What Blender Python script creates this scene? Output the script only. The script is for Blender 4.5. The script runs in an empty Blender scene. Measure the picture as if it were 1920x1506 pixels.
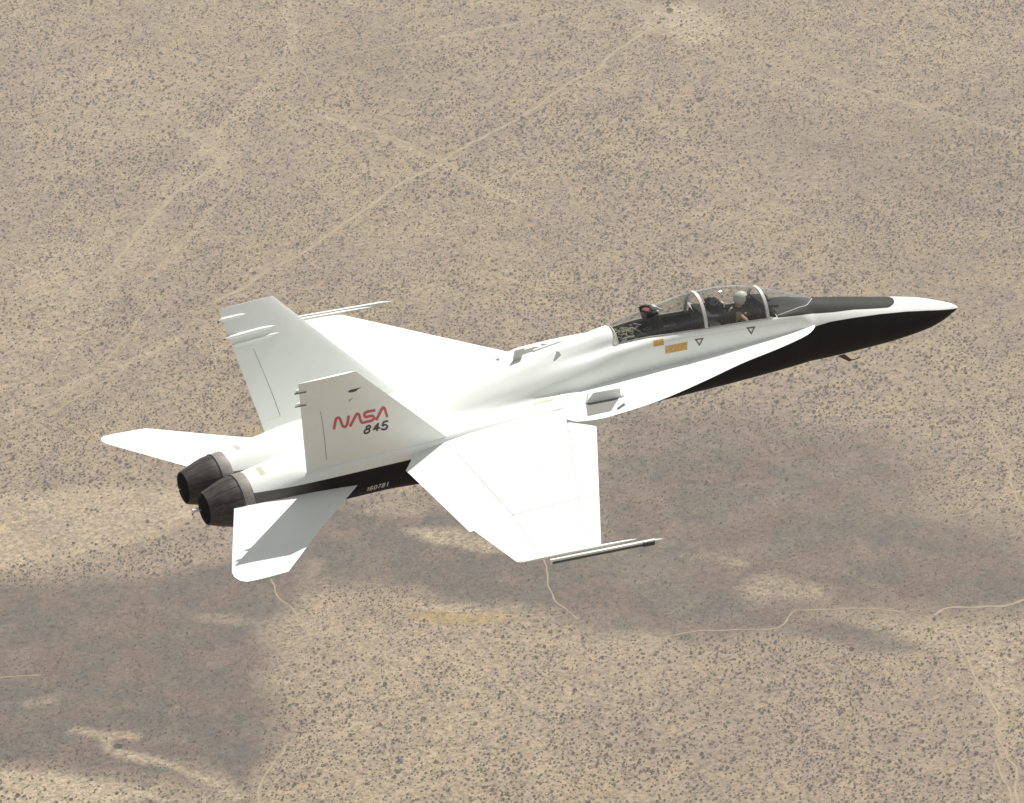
import bpy, bmesh, math, random
import numpy as np
from mathutils import Vector, Matrix
from mathutils.bvhtree import BVHTree
random.seed(7); rng = np.random.default_rng(11)
S = bpy.context.scene
COL = S.collection
GZ = -1300.0            # ground level, the jet flies at z = 0

# ------------------------------------------------------------------ camera
R = np.array([[-0.8937816497871858, 0.44612983561985825, -0.046070948259125964],
              [0.2396200256811664, 0.3881597509004612, -0.8898956405519969],
              [-0.3791261080382805, -0.8064119155559956, -0.4538317052091621]])
CAM = np.array([48.71620618, 82.6835555, 46.77393068]); FPX = 10091.787
cam = bpy.data.objects.new('camera', bpy.data.cameras.new('camera')); COL.objects.link(cam)
M = Matrix.Identity(4)
for i in range(3):
    M[i][0] = R[0][i]; M[i][1] = -R[1][i]; M[i][2] = -R[2][i]; M[i][3] = CAM[i]
cam.matrix_world = M
cam.data.sensor_width = 36; cam.data.lens = 36 * FPX / 1920
cam.data.clip_start = 1; cam.data.clip_end = 90000
S.camera = cam

# ------------------------------------------------------------------ sky and sun
SUN = Vector((-.547, -.28, .787)).normalized()
w = bpy.data.worlds.new('World'); S.world = w; w.use_nodes = True
nt = w.node_tree; bg = nt.nodes['Background']
sk = nt.nodes.new('ShaderNodeTexSky'); sk.sky_type = 'NISHITA'; sk.sun_disc = False
sk.sun_elevation = math.asin(SUN.z); sk.sun_rotation = math.atan2(SUN.x, SUN.y)
sk.altitude = 1500; sk.dust_density = 1.5
hsv = nt.nodes.new('ShaderNodeHueSaturation'); hsv.inputs['Saturation'].default_value = .04; nt.links.new(sk.outputs[0], hsv.inputs['Color']); nt.links.new(hsv.outputs[0], bg.inputs[0]); bg.inputs[1].default_value = .092
sun = bpy.data.objects.new('sun', bpy.data.lights.new('sun', 'SUN')); COL.objects.link(sun)
sun.data.energy = 4.4; sun.data.angle = math.radians(.53); sun.data.color = (1, .965, .91)
sun.rotation_euler = (-SUN).to_track_quat('-Z', 'Y').to_euler()
S.view_settings.view_transform = 'Standard'; S.view_settings.look = 'None'
S.view_settings.exposure = .42; S.view_settings.gamma = 1
S.render.engine = 'CYCLES'
S.cycles.transparent_max_bounces = 12

# ------------------------------------------------------------------ materials
def mat(name, col=(.8, .8, .8), rough=.5, metal=0., spec=.5):
    m = bpy.data.materials.new(name); m.use_nodes = True
    b = m.node_tree.nodes['Principled BSDF']
    b.inputs['Base Color'].default_value = (*col, 1); b.inputs['Roughness'].default_value = rough
    b.inputs['Metallic'].default_value = metal; b.inputs['Specular IOR Level'].default_value = spec
    return m, m.node_tree, b
def nd(t, kind, **k):
    n = t.nodes.new(kind)
    for a, v in k.items(): setattr(n, a, v)
    return n
def mathn(t, op, a, b=None, c=None, clamp=False):
    n = nd(t, 'ShaderNodeMath', operation=op, use_clamp=clamp)
    for i, v in enumerate((a, b, c)):
        if v is None: continue
        if isinstance(v, (int, float)): n.inputs[i].default_value = v
        else: t.links.new(v, n.inputs[i])
    return n.outputs[0]
def mixc(t, f, a, b):
    n = nd(t, 'ShaderNodeMix', data_type='RGBA')
    for s, v in ((n.inputs[0], f), (n.inputs[6], a), (n.inputs[7], b)):
        if isinstance(v, (int, float)): s.default_value = v
        elif isinstance(v, tuple): s.default_value = (*v, 1)
        else: t.links.new(v, s)
    return n.outputs[2]
def noise(t, vec, scale, detail=3, rough=.55):
    n = nd(t, 'ShaderNodeTexNoise'); n.inputs['Scale'].default_value = scale
    n.inputs['Detail'].default_value = detail; n.inputs['Roughness'].default_value = rough
    if vec is not None: t.links.new(vec, n.inputs['Vector'])
    return n.outputs[0]
def ramp(t, f, lo, hi):
    n = nd(t, 'ShaderNodeMapRange'); n.interpolation_type = 'SMOOTHSTEP'
    t.links.new(f, n.inputs[0]); n.inputs[1].default_value = lo; n.inputs[2].default_value = hi
    return n.outputs[0]
def fcurve(t, x, pts, xr, yr):
    n = nd(t, 'ShaderNodeFloatCurve')
    mp = nd(t, 'ShaderNodeMapRange'); t.links.new(x, mp.inputs[0])
    mp.inputs[1].default_value = xr[0]; mp.inputs[2].default_value = xr[1]
    t.links.new(mp.outputs[0], n.inputs['Value'])
    c = n.mapping.curves[0]
    P = [((a - xr[0]) / (xr[1] - xr[0]), (b - yr[0]) / (yr[1] - yr[0])) for a, b in pts]
    while len(c.points) < len(P): c.points.new(.5, .5)
    for p, q in zip(c.points, P): p.location = q; p.handle_type = 'VECTOR'
    n.mapping.update()
    return mathn(t, 'MULTIPLY_ADD', n.outputs[0], yr[1] - yr[0], yr[0])

def worn(t, b, base, amt=.05, scale=3.):
    tc = nd(t, 'ShaderNodeTexCoord'); n = noise(t, tc.outputs['Object'], scale, 5, .65)
    mp = nd(t, 'ShaderNodeMapping'); t.links.new(tc.outputs['Object'], mp.inputs[0])
    mp.inputs['Scale'].default_value = (1.2, 14, 14)
    st = noise(t, mp.outputs[0], 1.6, 4, .6)
    f = mathn(t, 'MULTIPLY', ramp(t, n, .42, .72), amt * 6)
    f2 = mathn(t, 'ADD', f, mathn(t, 'MULTIPLY', ramp(t, st, .55, .75), amt * 4), clamp=True)
    if isinstance(base, tuple): c = mixc(t, f2, base, tuple(x * .72 for x in base))
    else:
        dk = nd(t, 'ShaderNodeMix', data_type='RGBA', blend_type='MULTIPLY'); dk.inputs[0].default_value = 1
        t.links.new(base, dk.inputs[6]); dk.inputs[7].default_value = (.72, .72, .7, 1)
        c = mixc(t, f2, base, dk.outputs[2])
    t.links.new(c, b.inputs['Base Color'])
    rr = mathn(t, 'MULTIPLY_ADD', n, .25, b.inputs['Roughness'].default_value - .12)
    t.links.new(rr, b.inputs['Roughness'])
    return tc

WHITE = (.755, .78, .745)
m_white, t, b = mat('white_paint', WHITE, .34); worn(t, b, WHITE, .022)
m_black, t, b = mat('black_paint', (.0035, .0030, .0033), .5, spec=.2); worn(t, b, (.0035, .0030, .0033), .05)
m_gray, t, b = mat('grey_plastic', (.33, .34, .32), .5)
m_dark, t, b = mat('cockpit_black', (.010, .011, .010), .7, spec=.2); worn(t, b, (.011, .012, .011), .1, 9)
m_mid, t, b = mat('dark_grey_trim', (.055, .058, .052), .6)
m_line, t, b = mat('seam_grey', (.43, .43, .41), .6)
m_gray2, t, b = mat('pale_grey_paint', (.52, .53, .50), .5)
m_midgrey, t, b = mat('flat_mid_grey', (.17, .165, .15), .6)
m_green, t, b = mat('olive_equipment', (.07, .08, .05), .7)
m_red, t, b = mat('red_fabric', (.16, .035, .03), .8)
m_cream, t, b = mat('cream_fabric', (.55, .52, .45), .8)
m_nasa, t, b = mat('red_lettering', (.52, .09, .085), .5)
m_ink, t, b = mat('black_lettering', (.035, .035, .035), .5); m_tri, t, b = mat('rescue_triangle_paint', (.11, .095, .08), .5)
m_wht_ink, t, b = mat('white_lettering', (.6, .6, .56), .5)
m_orange, t, b = mat('orange_decal', (.55, .32, .08), .5)
tc = nd(t, 'ShaderNodeTexCoord'); n = noise(t, tc.outputs['Object'], 40, 2); t.links.new(mixc(t, ramp(t, n, .4, .62), (.62, .39, .1), (.36, .21, .06)), b.inputs['Base Color'])
m_strip, t, b = mat('formation_light_strip', (.5, .49, .36), .4)
m_helmet, t, b = mat('helmet_shell', (.52, .52, .49), .5)
m_visor, t, b = mat('visor', (.02, .02, .02), .1)
m_suit, t, b = mat('flight_suit', (.42, .24, .15), .85); tc = nd(t, 'ShaderNodeTexCoord'); n = noise(t, tc.outputs['Object'], 18, 3); t.links.new(mixc(t, n, (.50, .32, .21), (.36, .20, .13)), b.inputs['Base Color'])
m_vest, t, b = mat('survival_vest', (.014, .016, .014), .85, spec=.2)
m_gap, t, b = mat('panel_gap', (.25, .255, .24), .7)

# fuselage paint: white, black belly and tail strip, dark nose panel, bare metal round the engines
m_body, t, b = mat('fuselage_paint', WHITE, .34)
tc = nd(t, 'ShaderNodeTexCoord'); sp = nd(t, 'ShaderNodeSeparateXYZ'); t.links.new(tc.outputs['Object'], sp.inputs[0])
X, Y, Z = sp.outputs; AY = mathn(t, 'ABSOLUTE', Y)
zb = fcurve(t, X, [(0, -.325), (.12, -.28), (.28, -.226), (.84, -.052), (1.35, .078), (1.97, .2), (2.59, .296), (3.08, .355), (3.49, .36), (7.3, .33), (7.45, -1.4), (11.7, -1.4), (11.8, .19), (12.4, .20), (14.4, .25), (15.1, .27), (16, .30)], (0, 18), (-1.5, 1))
blk = mathn(t, 'LESS_THAN', Z, zb)
ag = fcurve(t, X, [(0, 2), (1.425, 2), (1.44, .30), (1.5, .254), (1.59, .243), (1.72, .234), (2.05, .305), (2.535, .415), (3.03, .496), (3.39, .567), (3.68, .657), (3.92, .702), (4.2, .748), (4.34, .768), (4.36, 2), (18, 2)], (0, 18), (-1.5, 2))
agf = mathn(t, 'GREATER_THAN', Z, ag)
met = mathn(t, 'MULTIPLY', ramp(t, X, 14.1, 15.3), blk)
lines = None
for xs in (1.02,):
    q = mathn(t, 'LESS_THAN', mathn(t, 'ABSOLUTE', mathn(t, 'SUBTRACT', X, xs)), .006)
    lines = q if lines is None else mathn(t, 'MAXIMUM', lines, q)
sl = mathn(t, 'LESS_THAN', mathn(t, 'ABSOLUTE', mathn(t, 'SUBTRACT', Z, mathn(t, 'MULTIPLY_ADD', X, .115, .155))), .005)
sl = mathn(t, 'MULTIPLY', sl, mathn(t, 'MULTIPLY', mathn(t, 'GREATER_THAN', X, 4.0), mathn(t, 'LESS_THAN', X, 6.9)))
lines = mathn(t, 'MAXIMUM', lines, sl)
c0 = mixc(t, mathn(t, 'MULTIPLY', lines, .3), WHITE, (.25, .25, .23))
c1 = mixc(t, blk, c0, (.0035, .0030, .0033)); c2 = mixc(t, agf, c1, (.042, .044, .038)); c3 = mixc(t, met, c2, (.12, .112, .10))
worn(t, b, c3, .022)
rl = b.inputs['Roughness'].links[0].from_socket; t.links.new(mathn(t, 'ADD', rl, mathn(t, 'MULTIPLY', mathn(t, 'MAXIMUM', agf, blk), .22)), b.inputs['Roughness'])
t.links.new(mathn(t, 'MULTIPLY_ADD', mathn(t, 'MAXIMUM', agf, blk), -.43, .5), b.inputs['Specular IOR Level'])

# nozzle metal
m_noz, t, b = mat('burnt_nozzle_metal', (.12, .105, .095), .62, .15, .3)
tc = nd(t, 'ShaderNodeTexCoord'); mp = nd(t, 'ShaderNodeMapping'); t.links.new(tc.outputs['Object'], mp.inputs[0]); mp.inputs['Scale'].default_value = (.5, 9, 9)
n = noise(t, mp.outputs[0], 1.5, 5, .7); t.links.new(mixc(t, ramp(t, n, .3, .7), (.026, .024, .023), (.066, .060, .056)), b.inputs['Base Color'])
m_ring, t, b = mat('nozzle_ring_metal', (.2, .19, .17), .6, .1)
tc = nd(t, 'ShaderNodeTexCoord'); mp = nd(t, 'ShaderNodeMapping'); t.links.new(tc.outputs['Object'], mp.inputs[0]); mp.inputs['Scale'].default_value = (.6, 30, 30)
n = noise(t, mp.outputs[0], 1.5, 5, .7); t.links.new(mixc(t, ramp(t, n, .3, .7), (.17, .155, .14), (.27, .25, .23)), b.inputs['Base Color'])
m_soot, t, b = mat('nozzle_interior', (.01, .009, .009), .8)

# canopy acrylic: clear with a fresnel reflection
m_glass = bpy.data.materials.new('canopy_acrylic'); m_glass.use_nodes = True; t = m_glass.node_tree
for n in list(t.nodes): t.nodes.remove(n)
o = nd(t, 'ShaderNodeOutputMaterial'); tr = nd(t, 'ShaderNodeBsdfTransparent'); tr.inputs[0].default_value = (.89, .895, .88, 1)
gl = nd(t, 'ShaderNodeBsdfGlossy'); gl.inputs['Roughness'].default_value = .035
fr = nd(t, 'ShaderNodeLayerWeight'); fr.inputs[0].default_value = .5; fo = mathn(t, 'MULTIPLY_ADD', mathn(t, 'POWER', fr.outputs['Facing'], 3.0), .8, .07)
mx = nd(t, 'ShaderNodeMixShader'); t.links.new(fo, mx.inputs[0]); t.links.new(tr.outputs[0], mx.inputs[1]); t.links.new(gl.outputs[0], mx.inputs[2]); t.links.new(mx.outputs[0], o.inputs[0])

# ------------------------------------------------------------------ object helpers
def link(name, verts, faces, m, parent=None, smooth=True, label=None, sharp=None):
    me = bpy.data.meshes.new(name); me.from_pydata([tuple(map(float, v)) for v in verts], [], faces)
    me.validate()
    bm = bmesh.new(); bm.from_mesh(me); bmesh.ops.remove_doubles(bm, verts=bm.verts, dist=1e-5)
    bmesh.ops.recalc_face_normals(bm, faces=bm.faces)
    if smooth:
        an = math.radians(sharp if sharp else 32)
        for f in bm.faces: f.smooth = True
        for e in bm.edges:
            if len(e.link_faces) == 2 and e.calc_face_angle(0) > an: e.smooth = False
    bm.to_mesh(me); bm.free()
    me.materials.append(m)
    ob = bpy.data.objects.new(name, me); COL.objects.link(ob)
    if parent is not None: ob.parent = parent
    if label: ob['label'] = label
    return ob
class MB:
    def __init__(s): s.v = []; s.f = []
    def add(s, v, f):
        o = len(s.v); s.v += [tuple(x) for x in v]; s.f += [tuple(i + o for i in q) for q in f]; return s
    def box(s, c, h, rz=0, ry=0, bev=0.0):
        mt = Matrix.Rotation(rz, 3, 'Z') @ Matrix.Rotation(ry, 3, 'Y')
        if bev <= 0:
            V = [Vector(c) + mt @ Vector((sx * h[0], sy * h[1], sz * h[2])) for sx in (-1, 1) for sy in (-1, 1) for sz in (-1, 1)]
            return s.add(V, [(0, 1, 3, 2), (4, 6, 7, 5), (0, 4, 5, 1), (2, 3, 7, 6), (0, 2, 6, 4), (1, 5, 7, 3)])
        bm = bmesh.new(); bmesh.ops.create_cube(bm, size=2)
        for v in bm.verts: v.co = Vector((v.co.x * h[0], v.co.y * h[1], v.co.z * h[2]))
        bmesh.ops.bevel(bm, geom=bm.edges[:], offset=bev, segments=2, affect='EDGES', profile=.5)
        bm.verts.index_update(); V = [Vector(c) + mt @ v.co for v in bm.verts]; F = [tuple(v.index for v in f.verts) for f in bm.faces]; bm.free()
        return s.add(V, F)
    def tube(s, pts, rad, n=10):
        P = [Vector(p) for p in pts]; rad = rad if hasattr(rad, '__len__') else [rad] * len(P); V = []; F = []
        for i, p in enumerate(P):
            d = (P[min(i + 1, len(P) - 1)] - P[max(i - 1, 0)]).normalized()
            a = d.cross(Vector((0, 0, 1)) if abs(d.z) < .9 else Vector((1, 0, 0))).normalized(); c = d.cross(a)
            for k in range(n): th = 2 * math.pi * k / n; V.append(p + rad[i] * (math.cos(th) * a + math.sin(th) * c))
        for i in range(len(P) - 1):
            for k in range(n): F.append((i * n + k, i * n + (k + 1) % n, (i + 1) * n + (k + 1) % n, (i + 1) * n + k))
        F += [tuple(range(n))[::-1], tuple((len(P) - 1) * n + k for k in range(n))]
        return s.add(V, F)
    def blob(s, c, r, n=14, m=8):
        V = []; F = []
        for i in range(m + 1):
            ph = math.pi * i / m
            for k in range(n): th = 2 * math.pi * k / n; V.append((c[0] + r[0] * math.cos(ph), c[1] + r[1] * math.sin(ph) * math.cos(th), c[2] + r[2] * math.sin(ph) * math.sin(th)))
        for i in range(m):
            for k in range(n): F.append((i * n + k, i * n + (k + 1) % n, (i + 1) * n + (k + 1) % n, (i + 1) * n + k))
        return s.add(V, F)
    def prism(s, poly, d):
        n = len(poly); V = [Vector(p) for p in poly] + [Vector(p) + Vector(d) for p in poly]
        return s.add(V, [tuple(range(n))[::-1], tuple(range(n, 2 * n))] + [(i, (i + 1) % n, n + (i + 1) % n, n + i) for i in range(n)])
    def build(s, name, m, parent=None, smooth=True, label=None, sharp=None): return link(name, s.v, s.f, m, parent, smooth, label, sharp)
def grid_faces(nu, nv, closed=False):
    F = []
    for i in range(nu - 1):
        for j in range(nv if closed else nv - 1):
            F.append((i * nv + j, i * nv + (j + 1) % nv, (i + 1) * nv + (j + 1) % nv, (i + 1) * nv + j))
    return F
def empty(name, loc=(0, 0, 0)):
    o = bpy.data.objects.new(name, None); COL.objects.link(o); o.location = loc; return o
def pchip(xs, ys, x):
    xs = np.asarray(xs, float); ys = np.asarray(ys, float); h = np.diff(xs); d = np.diff(ys, axis=0) / h.reshape(-1, *([1] * (ys.ndim - 1)))
    m = np.zeros_like(ys); m[0] = d[0]; m[-1] = d[-1]
    for i in range(1, len(xs) - 1):
        a, c = d[i - 1], d[i]; w1 = 2 * h[i] + h[i - 1]; w2 = h[i] + 2 * h[i - 1]
        with np.errstate(all='ignore'): v = (w1 + w2) / (w1 / a + w2 / c)
        m[i] = np.where((a * c) > 0, np.nan_to_num(v), 0)
    i = int(np.clip(np.searchsorted(xs, x) - 1, 0, len(xs) - 2)); tt = (x - xs[i]) / h[i]
    return (2 * tt**3 - 3 * tt**2 + 1) * ys[i] + (tt**3 - 2 * tt**2 + tt) * h[i] * m[i] + (-2 * tt**3 + 3 * tt**2) * ys[i + 1] + (tt**3 - tt**2) * h[i] * m[i + 1]
def catmull(P, n):
    P = [np.array(p, float) for p in P]; out = []
    for i in range(len(P) - 1):
        a = P[i - 1] if i else 2 * P[0] - P[1]; d = P[i + 2] if i + 2 < len(P) else 2 * P[-1] - P[-2]; p, q = P[i], P[i + 1]
        for k in range(n):
            u = k / n; out.append(.5 * (2 * p + (q - a) * u + (2 * a - 5 * p + 4 * q - d) * u * u + (-a + 3 * p - 3 * q + d) * u**3))
    out.append(P[-1]); return out

# ------------------------------------------------------------------ THE JET  (x aft, y right, z up)
JET = empty('jet_aircraft', (0, 0, 0))
JET['label'] = 'white twin-tailed two-seat jet aircraft with black nose side, flying over the desert'
JET['category'] = 'jet aircraft'

ANG = [90, 75, 60, 46, 33, 21, 10, -3, -20, -38, -55, -72, -90]
def ell(c, ww, h): return [(ww * math.cos(math.radians(a)), c + h * math.sin(math.radians(a))) for a in ANG]
LOWF = lambda w_, zt, zb_: [(w_, .30), (w_ - .01, .04), (w_ - .04, -.22), (w_ - .13, zb_ + .12), (w_ * .45, zb_ + .015), (0, zb_)]
SEC = [
 (0.0, ell(-.318, .004, .004)), (.05, ell(-.307, .045, .045)), (.15, ell(-.29, .096, .096)), (.4, ell(-.282, .2, .2)), (.8, ell(-.241, .315, .32)),
 (1.2, ell(-.195, .383, .392)), (1.6, ell(-.151, .425, .453)), (2.0, ell(-.099, .452, .503)), (2.5, ell(-.03, .468, .568)), (3.0, ell(.037, .478, .622)),
 (3.4, ell(.098, .478, .664)),
 (3.75, [(0, .80), (.13, .797), (.265, .78), (.395, .722), (.443, .63), (.464, .52), (.474, .42)] + LOWF(.482, 0, -.515)),
 (4.3, [(0, .83), (.15, .827), (.3, .815), (.435, .775), (.48, .68), (.495, .55), (.495, .42)] + LOWF(.50, 0, -.515)),
 (5.0, [(0, .89), (.15, .888), (.3, .88), (.445, .845), (.49, .74), (.50, .58), (.50, .42)] + LOWF(.50, 0, -.515)),
 (5.85, [(0, .97), (.15, .97), (.3, .965), (.45, .935), (.50, .82), (.51, .62), (.51, .42)] + LOWF(.51, 0, -.50)),
 (6.7, [(0, 1.05), (.13, 1.05), (.28, 1.05), (.435, 1.02), (.51, .90), (.52, .67), (.51, .42)] + LOWF(.51, 0, -.48)),
 (7.15, [(0, 1.08), (.12, 1.08), (.26, 1.08), (.39, 1.05), (.51, .955), (.53, .70), (.52, .42)] + LOWF(.52, 0, -.465)),
 (7.70, [(0, 1.285), (.13, 1.255), (.25, 1.17), (.335, 1.045), (.495, .965), (.55, .73), (.53, .43)] + LOWF(.53, 0, -.45)),
 (8.3, [(0, 1.225), (.12, 1.19), (.22, 1.10), (.31, .99), (.47, .91), (.56, .72), (.56, .44)] + LOWF(.56, 0, -.43)),
 (8.95, [(0, 1.175), (.12, 1.145), (.22, 1.06), (.32, .97), (.46, .86), (.56, .69), (.60, .47), (.9, .42), (.98, .1), (.97, -.08), (.84, -.25), (.45, -.42), (0, -.46)]),
 (9.3, [(0, 1.14), (.12, 1.11), (.23, 1.04), (.33, .95), (.46, .83), (.56, .67), (.64, .47), (1.07, .43), (1.08, .1), (1.06, -.14), (.9, -.34), (.5, -.48), (0, -.5)]),
 (10.0, [(0, 1.06), (.13, 1.035), (.25, .97), (.36, .88), (.47, .77), (.56, .63), (.67, .49), (1.03, .43), (1.14, .1), (1.12, -.35), (.95, -.58), (.5, -.66), (0, -.62)]),
 (11.0, [(0, .96), (.15, .94), (.28, .885), (.40, .80), (.50, .71), (.60, .61), (.75, .52), (1.01, .44), (1.12, .1), (1.10, -.33), (.92, -.56), (.5, -.64), (0, -.60)]),
 (12.0, [(0, .87), (.18, .855), (.34, .81), (.47, .745), (.58, .68), (.70, .62), (.85, .56), (1.08, .47), (1.08, .15), (1.05, -.27), (.87, -.50), (.5, -.59), (0, -.54)]),
 (13.0, [(0, .76), (.2, .752), (.38, .73), (.52, .70), (.66, .665), (.80, .62), (.95, .55), (1.06, .45), (1.05, .15), (1.0, -.20), (.81, -.43), (.5, -.53), (0, -.45)]),
 (14.0, [(0, .60), (.2, .63), (.38, .65), (.52, .65), (.66, .63), (.80, .59), (.94, .52), (1.04, .42), (1.03, .15), (.99, -.15), (.80, -.41), (.5, -.51), (0, -.42)]),
 (14.7, [(0, .45), (.16, .53), (.32, .585), (.48, .60), (.63, .58), (.77, .535), (.90, .46), (1.0, .34), (1.01, .12), (.97, -.16), (.80, -.41), (.49, -.51), (0, -.38)]),
 (15.2, [(0, .28), (.13, .41), (.29, .515), (.46, .55), (.61, .53), (.75, .475), (.88, .38), (.97, .25), (1.0, .06), (.95, -.19), (.78, -.41), (.49, -.51), (0, -.30)]),
 (15.63, [(0, .12), (.1, .29), (.25, .43), (.43, .495), (.59, .483), (.73, .43), (.86, .33), (.95, .19), (.982, 0), (.93, -.22), (.76, -.41), (.49, -.495), (0, -.15)]),
]
SX = [s[0] for s in SEC]; SP = np.array([s[1] for s in SEC])
HX0, HX1 = 4.30, 7.70
def section(x, sub=4):
    P = pchip(SX, SP, x); return catmull(P, sub)
xs = sorted(set([0, .01, .025, .05, .08, .12, .17, .23, .3, .4, .5] + [round(.6 + .1 * i, 3) for i in range(152)] + [3.35, 3.45, 7.65, 15.63, HX0, HX1]))
xs = [x for x in xs if x <= 15.63]
SUB = 4; NV = 12 * SUB + 1; RIM = 3 * SUB
V = []; 
for x in xs:
    h = section(x, SUB)
    V += [(x, p[0], p[1]) for p in h]
nR = len(V); V += [(v[0], -v[1], v[2]) for v in V]
F = []
for i in range(len(xs) - 1):
    hole = xs[i] >= HX0 - 1e-6 and xs[i + 1] <= HX1 + 1e-6
    for j in range(NV - 1):
        if hole and j < RIM: continue
        q = (i * NV + j, i * NV + j + 1, (i + 1) * NV + j + 1, (i + 1) * NV + j); F.append(q); F.append(tuple(k + nR for k in q[::-1]))
L0 = (len(xs) - 1) * NV
F.append(tuple(L0 + j for j in range(NV)) + tuple(L0 + nR + j for j in range(NV - 2, 0, -1)))
fus = link('fuselage', V, F, m_body, JET, sharp=40)
bm = bmesh.new(); bm.from_mesh(fus.data); BODY = BVHTree.FromBMesh(bm); bm.free()
def side_y(x, z, s=1):
    h = BODY.ray_cast(Vector((x, 4 * s, z)), Vector((0, -s, 0))); return h[0].y if h[0] else .5 * s
def top_z(x, y):
    h = BODY.ray_cast(Vector((x, y, 5)), Vector((0, 0, -1))); return h[0].z if h[0] else .5

# decals laid on the skin
def ribbon(P, wd, closed=False):
    P = [np.array(p, float) for p in P]; n = len(P); V = []; F = []
    for i in range(n):
        a = P[(i - 1) % n] if (closed or i) else P[0]; c = P[(i + 1) % n] if (closed or i < n - 1) else P[-1]
        d = c - a; d /= np.linalg.norm(d) + 1e-9; nn = np.array([-d[1], d[0]]) * wd / 2
        V += [P[i] + nn, P[i] - nn]
    for i in range(n if closed else n - 1):
        j = (i + 1) % n; F.append((2 * i, 2 * i + 1, 2 * j + 1, 2 * j))
    return V, F
def side_decal(name, V, F, m, parent=fus, off=.004, s=1):
    return link(name, [(v[0], side_y(v[0], v[1], s) + off * s, v[1]) for v in V], F, m, parent, smooth=False)
def rect_grid(c, n=6):
    V = []; 
    for i in range(n + 1):
        for j in range(n + 1):
            u, v = i / n, j / n; a, b_, cc, d = [np.array(q, float) for q in c]
            V.append((1 - u) * (1 - v) * a + u * (1 - v) * b_ + u * v * cc + (1 - u) * v * d)
    return V, grid_faces(n + 1, n + 1)
for s in (1, -1):
    V, F = rect_grid([(6.81, .985), (7.03, 1.0), (7.04, .89), (6.82, .87)]); side_decal('warning_placard', V, F, m_orange, s=s)
    V, F = rect_grid([(6.31, .80), (6.79, .835), (6.80, .675), (6.32, .635)]); side_decal('warning_placard', V, F, m_orange, s=s)
    for cx, dz in ((6.05, 0), (4.91, -.06)):
        A = [(cx + .10, .815 + dz), (cx - .10, .79 + dz), (cx, .635 + dz)]
        V = []; 
        for k in range(3):
            for u in np.linspace(0, 1, 5)[:-1]: V.append(np.array(A[k]) * (1 - u) + np.array(A[(k + 1) % 3]) * u)
        c = sum(np.array(a) for a in A) / 3; n = len(V); V += [c + (v - c) * .5 for v in V]
        side_decal('rescue_triangle', V, [(i, (i + 1) % n, n + (i + 1) % n, n + i) for i in range(n)], m_tri, s=s)
# serial number
def text_mesh(body, size, shear=0, off=.0):
    cu = bpy.data.curves.new('t', 'FONT'); cu.body = body; cu.size = size; cu.shear = shear; cu.offset = off; cu.resolution_u = 4; cu.space_character = 1.05
    ob = bpy.data.objects.new('t', cu); COL.objects.link(ob)
    bpy.context.view_layer.update()
    me = bpy.data.meshes.new_from_object(ob.evaluated_get(bpy.context.evaluated_depsgraph_get()))
    V = [tuple(v.co) for v in me.vertices]; F = [tuple(p.vertices) for p in me.polygons]
    bpy.data.objects.remove(ob); bpy.data.meshes.remove(me); return V, F
DIG = {'1': [[(.12, .78), (.36, 1), (.36, 0)]], '6': [[(.55, .92), (.3, 1), (.08, .75), (.03, .35), (.14, .05), (.38, 0), (.57, .15), (.56, .42), (.38, .56), (.16, .5), (.05, .32)]],
       '0': [[(.3, 1), (.1, .88), (.03, .5), (.1, .12), (.3, 0), (.5, .12), (.57, .5), (.5, .88), (.3, 1)]], '7': [[(.04, 1), (.57, 1), (.36, .55), (.22, 0)]],
       '8': [[(.3, .54), (.1, .66), (.1, .9), (.3, 1), (.5, .9), (.5, .66), (.3, .54), (.08, .4), (.05, .14), (.3, 0), (.55, .14), (.52, .4), (.3, .54)]]}
mb = MB(); pen = 13.40
for k, chd in enumerate('160781'):
    for L in DIG[chd]:
        P = [(p[0] * .092, p[1] * .105) for p in L]; P = [(p[0] + p[1] * .12, p[1]) for p in P]; V, F = ribbon(P if chd in '17' else catmull(P, 4), .0175)
        VV = [(pen - v[0], -.278 + v[1]) for v in V]; mb.add([(v[0], side_y(v[0], v[1]) + .006, v[1]) for v in VV], F)
    pen -= .068 if chd == '1' else .082
mb.build('serial_number', m_wht_ink, fus, smooth=False)
# engine bay reference marks on top of the nacelles
for s in (1, -1):
    V = []
    for i in range(7):
        for xx in (15.28, 15.38):
            y = s * (.42 + .26 * i / 6); V.append((xx, y, top_z(xx, y) + .004))
    link('formation_mark', V, [(2 * i, 2 * i + 1, 2 * i + 3, 2 * i + 2) for i in range(6)], m_strip, fus, smooth=False)

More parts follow.
